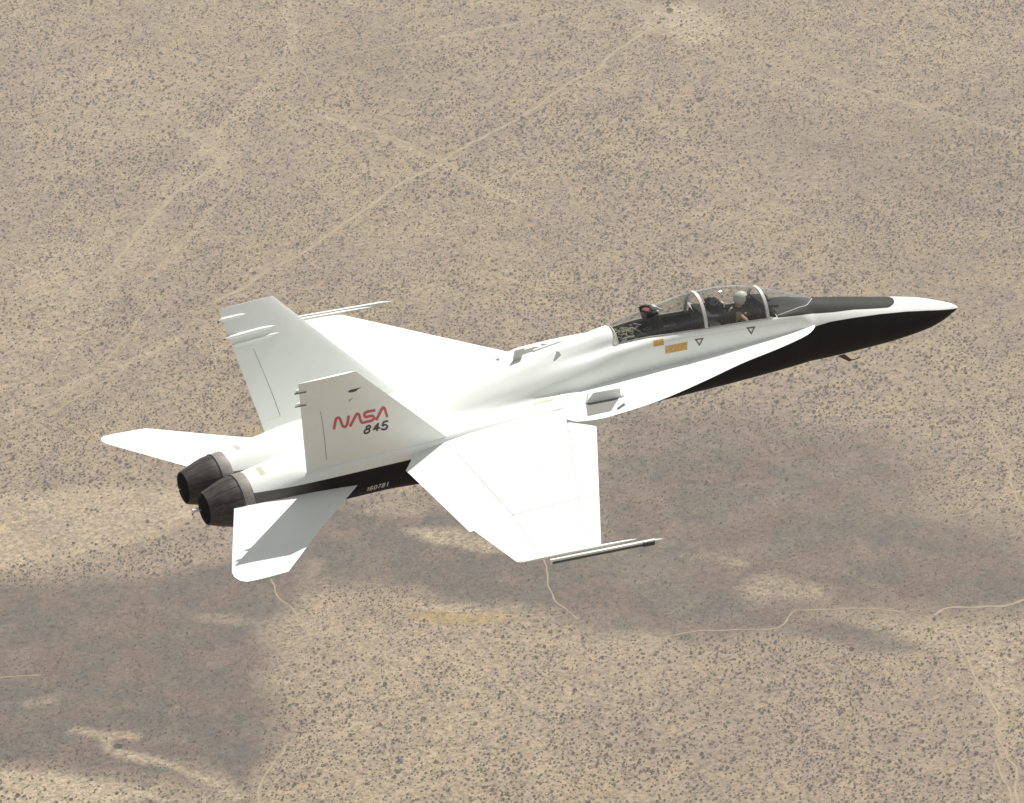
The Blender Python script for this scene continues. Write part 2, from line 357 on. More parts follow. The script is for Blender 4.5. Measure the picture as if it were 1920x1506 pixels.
# ---- leading edge extensions
LEX = [(3.49, .475), (3.6, .585), (3.75, .69), (3.93, .765), (4.25, .86), (4.62, .95), (5.37, 1.10), (6.31, 1.37), (7.0, 1.555), (7.5, 1.665), (8.0, 1.73), (8.62, 1.765), (8.80, 1.77), (8.92, 1.745), (9.2, 1.66), (9.4, 1.555), (9.52, 1.40), (9.6, 1.10)]
lx = [p[0] for p in LEX]; ly = [p[1] for p in LEX]
def lex_z(x, y):
    ye = float(pchip(lx, ly, x)); u = min(max((y - .42) / max(ye - .42, .01), 0), 1); return .40 + .03 * min(max((x - 5.8) / 1.7, 0), 1) - (.025 + .03 * min(max((x - 5.8) / 1.7, 0), 1)) * u**1.6
for s in (1, -1):
    V = []; XS = [3.49, 3.5, 3.52, 3.56, 3.62, 3.7, 3.8] + [round(3.95 + .15 * i, 3) for i in range(34)] + [8.97, 9.0, 9.1, 9.3, 9.6]
    XS = sorted(set(XS)); n = 10
    for x in XS:
        ye = float(pchip(lx, ly, x)); r0 = .42
        top = [(r0 + (ye - r0) * (k / n), lex_z(x, r0 + (ye - r0) * k / n)) for k in range(n + 1)]
        th = lambda k: (.10 if x < 8.9 else .05) * (1 - (k / n)) ** .8 + .006
        ring = top + [(top[k][0], top[k][1] - th(k)) for k in range(n, -1, -1)]
        V += [(x, s * y, z) for y, z in ring]
    m_ = 2 * (n + 1); F = grid_faces(len(XS), m_, True) + [tuple(range(m_)), tuple((len(XS) - 1) * m_ + k for k in range(m_))]
    lexo = link('leading_edge_extension', V, F, m_white, JET, sharp=50)
    # fence standing on the extension
    mb = MB(); y0, y1 = 1.12, 1.20
    def lz(x, y): return lex_z(x, y)
    P = [(8.86, 1.11, lz(8.86, 1.11) - .01), (8.12, 1.20, lz(8.12, 1.2) - .01), (8.14, 1.20, lz(8.14, 1.2) + .19), (8.66, 1.13, lz(8.66, 1.13) + .20)]
    mb.prism([(p[0], s * p[1], p[2]) for p in P], (0, s * .014, 0)); mb.blob((8.10, s * 1.21, lz(8.1, 1.2) + .02), (.05, .025, .025)); mb.build('fence', m_white, lexo, smooth=False)
    V, F = rect_grid([(9.02, 1.56), (8.83, 1.12), (8.16, 1.22), (8.54, 1.60)], 4)
    link('fence_grey_patch', [(v[0], s * v[1], lex_z(v[0], v[1]) + .005) for v in V], F, m_midgrey, lexo, smooth=False)  # flat grey patch on the skin, outboard of the fence foot
    V, F = rect_grid([(8.40, 1.56), (8.41, 1.63), (8.19, 1.53), (8.19, 1.45)], 2)
    link('vent', [(v[0], s * v[1], lex_z(v[0], v[1]) + .006) for v in V], F, m_mid, lexo, smooth=False)
    V, F = ribbon([(8.62, .80), (8.78, 1.06)], .035); link('slot', [(v[0], s * v[1], lex_z(v[0], v[1]) + .006) for v in V], F, m_gray, lexo, smooth=False)
    V, F = rect_grid([(9.75, .68), (9.72, .76), (9.30, .74), (9.33, .66)], 2)
    link('formation_strip', [(v[0], s * v[1], top_z(v[0], v[1]) + .005) for v in V], F, m_strip, JET, smooth=False)
    # air intake under the extension
    V = []; st = [(8.25, .60, 1.0, .27, -.18), (8.26, .58, 1.02, .30, -.20), (8.6, .56, 1.06, .33, -.25), (9.3, .56, 1.12, .38, -.36), (10.6, .6, 1.10, .38, -.55)]
    for x, ya, yb, zt, zb_ in st:
        cy, cz, hy, hz = (ya + yb) / 2, (zt + zb_) / 2, (yb - ya) / 2, (zt - zb_) / 2
        for k in range(28):
            a = 2 * math.pi * k / 28; ca, sa = math.cos(a), math.sin(a); e = .55
            V.append((x, s * (cy + hy * math.copysign(abs(ca) ** e, ca)), cz + hz * math.copysign(abs(sa) ** e, sa)))
    ink = link('air_intake', V, grid_faces(len(st), 28, True), m_white, JET, sharp=50)
    o = 28; V2 = [(8.5, v[1] * 1, v[2]) for v in V[:28]]
    link('intake_duct', V[:28] + V2, grid_faces(2, 28, True) + [tuple(range(28, 56))], m_soot, ink)

# ---- wings
def wz(u, y):    # mean surface height at chord fraction u
    return (.365 - .078 * (y - 1)) * (1 - u) + (.375 - .052 * (y - 1)) * u
def le(y): return 8.98 + (y - 1.84) * .4947
def te(y): return 12.78 - .02 * (y - 1.5) - max(0, y - 4.05) * .12
def thick(u, y): 
    tm = .11 - .013 * (y - 1); return tm * (2.9 * math.sqrt(max(u, 0)) * (1 - u) * .55 + .35 * (1 - u) * min(u * 4, 1) + .02)
def panel(name, parent, s, ys, xa, xb, droop=0., hinge=None, m=m_white, n=12, endcap=True):
    """airfoil piece between chord lines xa(y) and xb(y); droop turns it down about its front (or rear) line"""
    V = []
    for y in ys:
        a, b_ = xa(y), xb(y); L, T = le(y), te(y); top = []; bot = []
        for k in range(n + 1):
            x = a + (b_ - a) * (.5 - .5 * math.cos(math.pi * k / n)); u = (x - L) / (T - L); z0 = wz(max(min(u, 1), 0), y); th = thick(min(max(u, 0), 1), y)
            dz = 0
            if droop > 0: dz = -(x - a) * droop
            if droop < 0: dz = (b_ - x) * droop
            top.append((x, s * y, z0 + th / 2 + dz)); bot.append((x, s * y, z0 - th / 2 + dz))
        V += top + bot[::-1]
    m_ = 2 * (n + 1); F = grid_faces(len(ys), m_, True) + [tuple(range(m_)), tuple((len(ys) - 1) * m_ + k for k in range(m_))]
    return link(name, V, F, m, parent, sharp=45)
def hle(y): return 9.30 + (y - 1.18) * .415
def hte(y): return 11.74 + (y - .9) * .034 if y < 4.05 else 11.84 + (y - 4.05) * .14
g = .010
for s in (1, -1):
    YI = list(np.linspace(.95, 4.02, 12)); YO = list(np.linspace(4.045, 5.60, 7))
    wing = panel('wing', JET, s, YI, hle, hte)
    panel('outer_wing', wing, s, YO, hle, hte)
    panel('leading_edge_flap', wing, s, [1.56, 1.6, 1.7, 1.8, 1.835, 1.85, 2.4, 3.0, 3.5, 4.02], lambda y: max(le(y), 8.985 + max(0, 1.84 - y) * 1.48), lambda y: hle(y) - g, -.03)
    panel('leading_edge_flap', wing, s, YO, le, lambda y: hle(y) - g, -.02)
    panel('trailing_edge_flap', wing, s, [1.02, 1.1, 1.2, 1.3, 1.42, 1.46, 1.6, 2.2, 3.0, 4.05], lambda y: hte(min(y, 4.0)) + g, lambda y: te(y) if y > 1.46 else 12.37 + (y - 1.02) * .95, .13)
    panel('aileron', wing, s, list(np.linspace(4.075, 5.56, 6)), lambda y: hte(y) + g, te, .02)
    for y0, x0, x1 in ((4.033, le(4.033), te(4.033) - .95),):
        mb = MB(); V, F = ribbon([(x0 + .02 + (x1 - x0 - .02) * k / 12, y0) for k in range(13)], .03)
        link('fold_line', [(v[0], s * v[1], wz((v[0] - le(v[1])) / (te(v[1]) - le(v[1])), v[1]) + thick((v[0] - le(v[1])) / (te(v[1]) - le(v[1])), v[1]) / 2 - .004) for v in V], F, m_gray, wing, smooth=False)
    for fn in (hle, hte):
        for ya_, yb_ in ((1.6, 4.0), (4.07, 5.5)):
            V, F = ribbon([(fn(min(y, 4.049) if yb_ < 4.05 else y), y) for y in np.linspace(ya_, yb_, 25)], .014)
            ff = lambda v: (v[0] - le(v[1])) / (te(v[1]) - le(v[1]))
            link('hinge_seam', [(v[0], s * v[1], wz(ff(v), v[1]) + thick(ff(v), v[1]) / 2 + .004) for v in V], [f for k, f in enumerate(F) if k % 6 != 2], m_line, wing, smooth=False)
    for (xa_, ya_, xb_, yb_) in ((11.35, 1.35, 11.42, 3.9), (10.55, 2.2, 10.95, 3.9), (11.0, 1.4, 11.15, 2.1), (10.2, 2.9, 11.3, 2.9), (11.0, 4.3, 11.5, 5.4)):
        V, F = ribbon([(xa_ + (xb_ - xa_) * k / 16, ya_ + (yb_ - ya_) * k / 16) for k in range(17)], .012)
        F = [f for k, f in enumerate(F) if (k * 7 + int(xa_ * 10)) % 5]
        ff = lambda v: (v[0] - le(v[1])) / (te(v[1]) - le(v[1]))
        link('panel_line', [(v[0], s * v[1], wz(ff(v), v[1]) + thick(ff(v), v[1]) / 2 + .003) for v in V], F, m_line, wing, smooth=False)
    # wing-tip launcher
    rz_ = lambda x: .028 + .084 * (x - 11.2)
    mb = MB(); mb.box((10.91, s * 5.79, rz_(10.91) - .005), (1.07, .028, .048), ry=-.084, bev=.012)
    rail = mb.build('wingtip_launcher', m_white, JET, sharp=40)
    mb = MB(); mb.tube([(9.88, s * 5.79, rz_(9.8) + .02), (9.76, s * 5.79, rz_(9.68) + .02), (9.66, s * 5.79, rz_(9.58) + .014)], [.026, .018, .004]); mb.build('nose_probe', m_white, rail)
    mb = MB(); mb.box((9.98, s * 5.826, rz_(9.92) - .012), (.12, .012, .04), ry=-.084, bev=.005); mb.build('detent', m_ink, rail)
    mb = MB(); mb.tube([(x, s * (5.65 + .02 * (x > 12)), rz_(x) + .035) for x in (10.15, 10.4, 10.8, 11.8, 12.3, 12.52)], [.005, .02, .028, .030, .026, .005], 12); mb.build('tip_fairing', m_white, rail)
    mb = MB(); mb.box((10.92, s * 5.822, rz_(10.86) - .016), (1.02, .004, .022), ry=-.084); mb.build('rail_slot_shade', m_green, rail, smooth=False)  # dark strip: the slot, plus shade painted on the rail's side

# ---- fins
FA = np.array([11.81, 1.085, .56]); FB = np.array([14.58, .97, .51]); FC = np.array([13.84, 1.84, 2.75]); FD = np.array([14.97, 1.81, 2.77])
FN = np.cross(FB - FA, FC - FA); FN /= np.linalg.norm(FN); FN = -FN if FN[1] < 0 else FN
def fpt(u, v, off=0., s=1):     # u chord fraction, v height fraction
    a = FA + (FC - FA) * v; b_ = FB + (FD - FB) * v; p = a + (b_ - a) * u + FN * off; return (p[0], s * p[1], p[2])
def fth(u, v):
    tm = .075 * (1 - v) + .035 * v; return tm * (2.2 * math.sqrt(max(u, 0)) * (1 - u) + .35 * (1 - u) * min(4 * u, 1) + .02) * .8 + .004
def fin_panel(name, parent, s, vs, ua, ub, n=12):
    V = []
    for v in vs:
        a, b_ = ua(v), ub(v); us = [a + (b_ - a) * (.5 - .5 * math.cos(math.pi * k / n)) for k in range(n + 1)]
        V += [fpt(u, v, fth(u, v) / 2, s) for u in us] + [fpt(u, v, -fth(u, v) / 2, s) for u in us[::-1]]
    m_ = 2 * (n + 1); F = grid_faces(len(vs), m_, True) + [tuple(range(m_)), tuple((len(vs) - 1) * m_ + k for k in range(m_))]
    return link(name, V, F, m_white, parent, sharp=45)
hg = lambda v: .855 - .075 * (v / .65)
VR0, VR1 = .06, .665
for s in (1, -1):
    fin = fin_panel('tail_fin', JET, s, [-.04, 0, VR0], lambda v: 0, lambda v: 1)
    fin_panel('fin_box', fin, s, list(np.linspace(VR0, VR1, 8)), lambda v: 0, lambda v: hg(v))
    fin_panel('fin_tip', fin, s, [VR1, .8, .93, 1.0], lambda v: 0, lambda v: 1)
    fin_panel('rudder', fin, s, list(np.linspace(VR0 + .0015, VR1 - .001, 8)), lambda v: hg(v) + .0008, lambda v: 1.0)
    V = []; HV = np.linspace(VR0 + .004, VR1 - .03, 12)
    for off_ in (1, -1):
        V = []
        for v in HV: V += [fpt(hg(v) - .002, v, off_ * (fth(hg(v), v) / 2 + .002), s), fpt(hg(v) + .0035, v, off_ * (fth(hg(v), v) / 2 + .002), s)]
        link('hinge_line', V, [(2 * i, 2 * i + 1, 2 * i + 3, 2 * i + 2) for i in range(11)], m_gap, fin, smooth=False)
    for v, ua_, ub_, r in ((.915, .62, 1.06, .030), (.915, .80, 1.05, .036), (.765, .38, 1.055, .040), (.70, .36, 1.0, .030)):
        P = []; Rr = []
        for k in range(9):
            q = k / 8; u = ua_ + (ub_ - ua_) * q; P.append(fpt(u, v - .0 * q, -.012 if r < .038 else -.02, s)); Rr.append(r * min(1, .15 + (4 if k < 4 else 6) * min(q, 1.03 - q)))
        mb = MB(); mb.tube(P, Rr, 10); mb.build('antenna_fairing', m_white, fin)
    mb = MB(); p = fpt(.985, .905, .02, s); mb.tube([fpt(.9, .905, .03, s), fpt(1.075, .905, .015, s)], [.015, .017]); mb.build('tail_light', m_midgrey, fin); mb = MB(); mb.tube([fpt(.93, .757, .03, s), fpt(1.07, .757, .015, s)], [.012, .015]); mb.build('tail_light', m_midgrey, fin)
    mb = MB(); a = fpt(.29, .79, .022, s); mb.blob(a, (.10, .02, .035)); mb.blob((a[0] - .10, a[1], a[2] + .022), (.07, .015, .018)); mb.build('cooling_scoop', m_mid, fin)
    V, F = ribbon([(13.72 - 0, 2.02), (13.70, 1.94)], .012)
# red logotype and number, outboard side of the right fin; traced in units of the fin's own plane
import itertools
def fin_plane(px, py):      # 2-D tracing frame -> fin plane (u forward-down corner based affine frame)
    # image axes expressed in fin metres
    q = np.array([px, py]); return q
TR = []   # filled below
def ray_fin(px, py):
    v = np.array([(px - 960) / FPX, (py - 753) / FPX, 1.0]); d = R.T @ v; k = np.dot(FA - CAM, FN) / np.dot(d, FN); return CAM + k * d
E0 = ray_fin(550, 690); EX = (ray_fin(560, 690) - E0) / 10 / 7.529; EY = (ray_fin(550, 700) - E0) / 10 / 7.529
def fin_ink(name, lines, wd, m, parent):
    mb = MB()
    for i, (L, smooth, closed) in enumerate(lines):
        P = catmull(L, 6) if smooth else [np.array(p, float) for p in L]
        if closed: P = P[:-1]
        V, F = ribbon(P, wd, closed)
        Q = []
        for v in V:
            q = E0 + EX * v[0] + EY * v[1]; vf = (q[2] - .53) / 2.22; a = FA + (FC - FA) * vf; c = FB + (FD - FB) * vf; uf = (q[0] - a[0]) / (c[0] - a[0]); Q.append(q + FN * (fth(uf, vf) / 2 + .0035 + .0008 * i))
        mb.add(Q, F)
    return mb.build(name, m, parent, smooth=False)
finr = [o for o in JET.children if o.name.startswith('tail_fin') and o.data.vertices[0].co.y > 0][0]
N_ = [(576, 872), (590, 800), (602, 735), (622, 706), (652, 706), (672, 745), (692, 800), (715, 832), (745, 828), (768, 790), (778, 730), (786, 668)]
AS = [(806, 828), (850, 745), (893, 662), (915, 645), (936, 662), (950, 710), (965, 758), (990, 772), (1050, 758), (1110, 745), (1142, 722), (1150, 695), (1132, 675), (1090, 678), (1045, 690), (1018, 680), (1014, 650), (1040, 622), (1100, 606), (1170, 592)]
A2 = [(1182, 736), (1225, 655), (1268, 572), (1290, 556), (1308, 575), (1325, 630), (1344, 692)]
fin_ink('logotype', [(N_, True, False), (AS, True, False), (A2, True, False)], 38, m_nasa, finr)
def oval(cx, cy, rx, ry, sk=.25, n=20): return [(cx + rx * math.cos(2 * math.pi * k / n) - sk * ry * math.sin(2 * math.pi * k / n), cy + ry * math.sin(2 * math.pi * k / n) - .2 * rx * math.cos(2 * math.pi * k / n)) for k in range(n)] 
fin_ink('tail_number', [(oval(1073, 838, 30, 23), False, True), (oval(1052, 896, 38, 30), False, True),
        ([(1196, 893), (1214, 775)], False, False), ([(1219, 782), (1175, 830), (1138, 868), (1242, 846)], False, False),
        ([(1358, 745), (1292, 762), (1272, 818)], False, False), ([(1272, 822), (1305, 803), (1338, 808), (1346, 832), (1325, 862), (1288, 872), (1258, 858)], True, False)], 25, m_ink, finr)
fin_ink('small_marking', [([(798, 432), (792, 468)], False, False), ([(796, 452), (820, 440), (838, 410)], False, False)], 6, m_ink, finr)

# ---- stabilators
ST = [(13.35, .80), (14.81, 2.10), (16.05, 3.31), (16.3, 3.335), (16.5, 3.35), (16.72, 3.36), (16.9, 3.345), (16.99, 3.27), (17.035, 3.12), (17.01, 2.95), (16.76, 2.41), (16.16, 1.14), (15.98, .75)]
def stz(x, y): return -.06 + (x - 13.62) * .06 - (y - 1.02) * .085
for s in (1, -1):
    # thickness tapers to the edge through inset rings
    ring = [np.array(p) for p in ST]; c = np.array([15.3, 1.9]); V = []; F = []; n = len(ring)
    core = [np.array([14.3, .80]), np.array([15.2, 2.0]), np.array([16.0, 2.9]), np.array([16.15, 2.95]), np.array([16.3, 3.0]), np.array([16.45, 3.0]), np.array([16.5, 3.0]), np.array([16.55, 2.95]), np.array([16.55, 2.85]), np.array([16.5, 2.7]), np.array([16.25, 2.3]), np.array([15.6, 1.2]), np.array([15.3, .75])]
    for sg in (1, -1):
        for q, th in ((0, .004), (.35, .026), (1, .045)):
            for k in range(n):
                p = ring[k] * (1 - q) + core[k] * q; V.append((p[0], s * p[1], stz(*p) + sg * th * (1.2 - .2 * p[1])))
    for side in range(2):
        o = side * 3 * n
        for r_ in range(2):
            for k in range(n): F.append((o + r_ * n + k, o + r_ * n + (k + 1) % n, o + (r_ + 1) * n + (k + 1) % n, o + (r_ + 1) * n + k))
        F.append(tuple(o + 2 * n + k for k in range(n)))
    for k in range(n): F.append((k, (k + 1) % n, 3 * n + (k + 1) % n, 3 * n + k))
    link('stabilator', V, F, m_white, JET, sharp=25)

# ---- engine nozzles
for s in (1, -1):
    cy = s * .485; n = 72
    prof = [(15.595, .46), (15.615, .492), (15.655, .497), (15.835, .483), (15.855, .474), (15.855, .45)]
    V = [(x, cy + r * math.cos(2 * math.pi * k / n), r * math.sin(2 * math.pi * k / n)) for x, r in prof for k in range(n)]
    noz = link('engine_nozzle', V, grid_faces(len(prof), n, True), m_ring, JET, sharp=35, label='round exhaust nozzle with a pale ring and burnt dark petals')
    mb = MB(); NP = 12
    V, F = [], []
    mo, mi = [], []
    for p in range(NP):
        a0 = 2 * math.pi * p / NP + .012; a1 = 2 * math.pi * (p + 1) / NP - .012; K = 6; VV = []; pr_ = [(15.845, .470), (15.885, .476), (16.015, .458), (16.195, .405), (16.365, .345), (16.475, .308), (16.475, .292), (16.315, .33), (15.865, .44)]
        for x, r in pr_:
            for k in range(K + 1): a = a0 + (a1 - a0) * k / K; dr = .003 if p % 2 else 0; VV.append((x, cy + (r + dr) * math.cos(a), (r + dr) * math.sin(a)))
        mb.add(VV, grid_faces(len(pr_), K + 1))
    mb.build('nozzle_petals', m_noz, noz, sharp=50)
    mb = MB(); mb.tube([(15.840, cy + .484 * math.cos(2 * math.pi * k / 48), .484 * math.sin(2 * math.pi * k / 48)) for k in range(49)], .009, 6); mb.build('seal_band', m_soot, noz)
    V = [(x, cy + r * math.cos(2 * math.pi * k / n), r * math.sin(2 * math.pi * k / n)) for x, r in [(15.845, .463), (16.015, .445), (16.195, .392), (16.435, .290), (16.215, .33), (15.515, .4), (15.515, .001)] for k in range(n)]
    link('nozzle_interior', V, grid_faces(7, n, True), m_soot, noz)
mb = MB(); mb.tube([(15.515, 0, -.24), (16.355, 0, -.25), (16.535, 0, -.25)], [.045, .045, .045]); mb.build('fuel_dump_pipe', m_white, JET)
mb = MB(); mb.tube([(16.515, 0, -.29), (16.535, .0, -.33), (16.475, .0, -.38)], [.014, .012, .006]); mb.build('pipe_bracket', m_mid, JET)

# ---- antennas
mb = MB(); mb.prism([(9.62, -.012, 1.05), (9.80, -.012, 1.03), (9.73, -.012, 1.30), (9.52, -.012, 1.30)], (0, .024, 0)); mb.build('blade_antenna', m_gray2, JET, smooth=False)
mb = MB(); mb.prism([(8.86, .20, 1.05), (8.99, .20, 1.05), (8.95, .20, 1.17), (8.90, .20, 1.15)], (0, .02, 0)); mb.build('blade_antenna', m_gray2, JET, smooth=False)
mb = MB(); mb.prism([(8.66, -.10, 1.12), (9.36, -.10, 1.08), (9.30, -.10, 1.165), (8.72, -.10, 1.21)], (0, .03, 0)); mb.build('dorsal_fairing', m_white, JET, smooth=False)
for s in (1, -1):
    mb = MB(); mb.prism([(2.85, s * .20, -.55), (2.70, s * .20, -.55), (2.55, s * .23, -.70), (2.62, s * .23, -.72)], (0, s * .02, 0)); mb.tube([(2.62, s * .235, -.70), (2.36, s * .235, -.705)], [.014, .006]); mb.build('pitot_probe', m_ink, JET, smooth=False)
mb = MB(); mb.box((3.05, 0, -.575), (.22, .012, .02)); mb.build('belly_strake', m_ink, JET, smooth=False)

# ---- canopy
CX = [3.26, 3.3, 3.4, 3.6, 4.0, 4.4, 5.0, 5.5, 6.0, 6.5, 7.0, 7.72]
CZ = [.69, .66, .63, .65, .70, .75, .82, .87, .92, .98, 1.02, 1.04]
CW = [.02, .07, .16, .27, .365, .42, .445, .45, .45, .43, .39, .335]
CT = [.70, .745, .80, .90, 1.085, 1.245, 1.44, 1.51, 1.52, 1.455, 1.385, 1.285]
def can(x): return [float(pchip(CX, q, x)) for q in (CZ, CW, CT)]
def can_ring(x, n=32, grow=0., a0=-.12):
    z, ww, tp = can(x); P = []
    for k in range(n + 1):
        a = a0 + (math.pi - 2 * a0) * k / n; P.append((x, (ww + grow) * math.cos(a), z + (tp - z + grow) * math.sin(a)))
    return P
XS = [3.26, 3.28, 3.3, 3.34, 3.4] + [round(3.5 + .1 * i, 2) for i in range(42)] + [7.72]
V = [p for x in XS for p in can_ring(x)]
canopy = link('canopy', V, grid_faces(len(XS), 33), m_glass, JET, sharp=80)
for x0, wd, m in ((4.49, .06, m_gray), (5.85, .065, m_gray)):
    V = []
    for dx, gr in ((-wd / 2, .008), (wd / 2, .008), (wd / 2, -.03), (-wd / 2, -.03)): 
        z, ww, tp = can(x0)
        for k in range(41):
            a = -.05 + (math.pi + .1) * k / 40; V.append((x0 + dx, (ww + gr) * math.cos(a), z + (tp - z + gr) * math.sin(a)))
    link('canopy_frame', V, [(a * 41 + k, a * 41 + k + 1, ((a + 1) % 4) * 41 + k + 1, ((a + 1) % 4) * 41 + k) for a in range(4) for k in range(40)], m_helmet, canopy, sharp=40)
# windscreen base strip where the glass meets the deck
for s in (1, -1):
    P = []
    for x in 3.262 + (4.42 - 3.262) * np.linspace(0, 1, 46)**1.8:
        z, ww, tp = can(x); best = None
        for a in np.linspace(0.0, math.pi / 2, 500):
            y = ww * math.cos(a); zz = z + (tp - z) * math.sin(a)
            if zz >= top_z(x, s * y) + .004: best = (x, s * y, zz); break
        if best: P.append(best)
    P = [np.array(p) for p in P]; P = [P[0]] + [(P[i - 1] + P[i] * 2 + P[i + 1]) / 4 for i in range(1, len(P) - 1)] + [P[-1]]
    mb = MB(); mb.tube([tuple(p) for p in P], .008, 6); mb.build('windscreen_rim', m_gray2, canopy)
# sill strips
for s in (1, -1):
    P = []
    for x in np.linspace(4.4, 7.68, 30):
        q = section(x, SUB)[RIM]; P.append((x, s * (q[0] + .0), q[1] + .006))
    mb = MB(); mb.tube(P, .014, 6); mb.build('canopy_sill', m_gray, canopy)
P = [(7.705, (.337) * math.cos(a), 1.04 + .25 * math.sin(a)) for a in np.linspace(0, math.pi, 25)]
mb = MB(); mb.tube(P, .012, 6); mb.build('canopy_rear_seal', m_strip, canopy)

# ---- cockpit interior
tub = []
XS = [4.30] + list(np.linspace(4.4, 7.0, 27)) + [7.02, 7.68]
V = []; 
for x in XS:
    q = section(x, SUB)[RIM]; ry, rz_ = q[0] - .015, q[1] - .004; fl = rz_ - .85 if x < 7.01 else rz_ - .12
    fl = fl if 4.35 < x else rz_ - .3
    V += [(x, -ry, rz_), (x, -ry + .03, rz_ - .03), (x, -ry + .04, fl), (x, ry - .04, fl), (x, ry - .03, rz_ - .03), (x, ry, rz_)]
F = grid_faces(len(XS), 6) + [tuple(range(6)), tuple((len(XS) - 1) * 6 + k for k in range(6))]
cock = link('cockpit_tub', V, F, m_dark, JET, sharp=30)
for x0, x1 in ((4.6, 5.3), (6.1, 6.85)):
    for s in (1, -1):
        mb = MB(); zc = float(pchip(CX, CZ, (x0 + x1) / 2)) - .22; mb.box(((x0 + x1) / 2, s * .34, zc), ((x1 - x0) / 2, .07, .06), ry=-.1, bev=.01)
        for k in range(9): mb.box((x0 + .07 + k * (x1 - x0 - .1) / 9, s * (.34 + random.uniform(-.03, .03)), zc + .07 + (k - 4) * .0078), (.018, random.uniform(.008, .02), .015))
        mb.build('side_console', m_mid if s > 0 else m_dark, cock, sharp=30)
# instrument panels with glare shields
for x0, zt, wd in ((4.42, .99, .30), (5.72, 1.10, .33)):
    mb = MB(); mb.box((x0 + .04, 0, zt - .26), (.05, wd, .22), ry=.15, bev=.02); mb.box((x0 - .08, 0, zt - .035), (.17, wd, .03), ry=-.22, bev=.02); mb.box((x0 - .02, 0, zt - .1), (.12, wd * .55, .08), bev=.03)
    pnl = mb.build('instrument_panel', m_dark, cock, sharp=30)
    for k, (yy, zz) in enumerate([(-.17, -.12), (.17, -.12), (0, -.2), (-.17, -.3), (.17, -.3)]): mb = MB().box((x0 + .115 - (zz + .2) * .0, yy, zt + zz - .02), (.006, .055, .055), ry=.15); mb.build('display_screen', m_mid, pnl, smooth=False)
mb = MB(); mb.box((4.33, -.09, 1.05), (.012, .006, .10), ry=.4); mb.box((4.33, .09, 1.05), (.012, .006, .10), ry=.4); mb.box((4.31, 0, .99), (.05, .10, .03)); mb.build('head_up_display', m_mid, cock)
# blast shield behind the middle frame: a sloping pale panel
mb = MB(); mb.prism([(5.80, -.36, 1.15), (5.45, -.05, .98), (5.42, .30, .78), (5.62, .40, .74), (5.80, .38, .86)], (.03, 0, .0)); mb.build('blast_shield', m_gray, cock, smooth=False)
mb = MB(); mb.tube([(5.60, -.22, 1.08), (5.56, -.12, 1.16), (5.48, .05, 1.12), (5.42, .12, .98), (5.44, .16, .84)], .022, 8); mb.tube([(5.52, -.16, 1.02), (5.46, -.04, 1.06), (5.40, .08, .96)], .016, 8); mb.build('hose', m_dark, cock)
def seat(x0, z0, rear):
    st = empty('ejection_seat', (0, 0, 0)); st.parent = JET
    mb = MB(); mb.box((x0, 0, z0 + .42), (.055, .2, .44), ry=.30, bev=.03); mb.build('seat_back', m_vest, st, sharp=30)
    mb = MB(); mb.box((x0 - .28, 0, z0 - .02), (.24, .2, .06), ry=.08, bev=.03); mb.build('seat_pan', m_green, st, sharp=30)
    h = z0 + .93
    mb = MB(); mb.box((x0 + .22, 0, h - .04), (.11, .19, .11), ry=.15, bev=.03); mb.box((x0 + .25, .16, h - .12), (.05, .03, .22), ry=.3, bev=.01); mb.box((x0 + .25, -.16, h - .12), (.05, .03, .22), ry=.3, bev=.01)
    for k in range(10): mb.box((x0 + .22 + random.uniform(-.08, .1), random.uniform(-.17, .17), h + random.uniform(.05, .085)), (random.uniform(.012, .03), random.uniform(.012, .03), .02), rz=random.random())
    mb.build('headrest', m_dark, st, sharp=30)
    mb = MB(); mb.box((x0 + .10, .08, h + .01), (.03, .06, .05), ry=.2, bev=.015); mb.build('pad', m_cream, st, sharp=30); mb = MB(); mb.box((x0 + .14, -.10, h - .02), (.03, .04, .06), ry=.2, bev=.015); mb.build('pad', m_cream, st, sharp=30)
    if rear:
        mb = MB(); mb.box((x0 + .27, -.02, h + .055), (.07, .08, .025), rz=.3, bev=.015); mb.tube([(x0 + .25, .05, h + .08), (x0 + .18, .12, h + .02), (x0 + .14, .17, h - .08)], .018, 6); mb.build('red_cover', m_red, st)
        mb = MB(); mb.box((x0 + .14, .02, h + .10), (.05, .07, .04), ry=-.3, bev=.015); mb.tube([(x0 + .12, .03, h + .1), (x0 + .02, .12, h + .06)], .02, 6); mb.build('canopy_breaker', m_gray, st)
    mb = MB(); mb.tube([(x0 - .45, .05, z0 + .06), (x0 - .47, .0, z0 + .12), (x0 - .45, -.05, z0 + .06)], .014, 6); mb.build('firing_handle', m_orange, st)
    mb = MB(); 
    for yy in (-.1, .1): mb.tube([(x0 + .13, yy, z0 + .8), (x0 - .02, yy, z0 + .6), (x0 - .1, yy * .6, z0 + .2)], .018, 6)
    mb.build('harness_strap', m_green, st); return st
seat(5.20, .22, False); seat(6.62, .42, True)
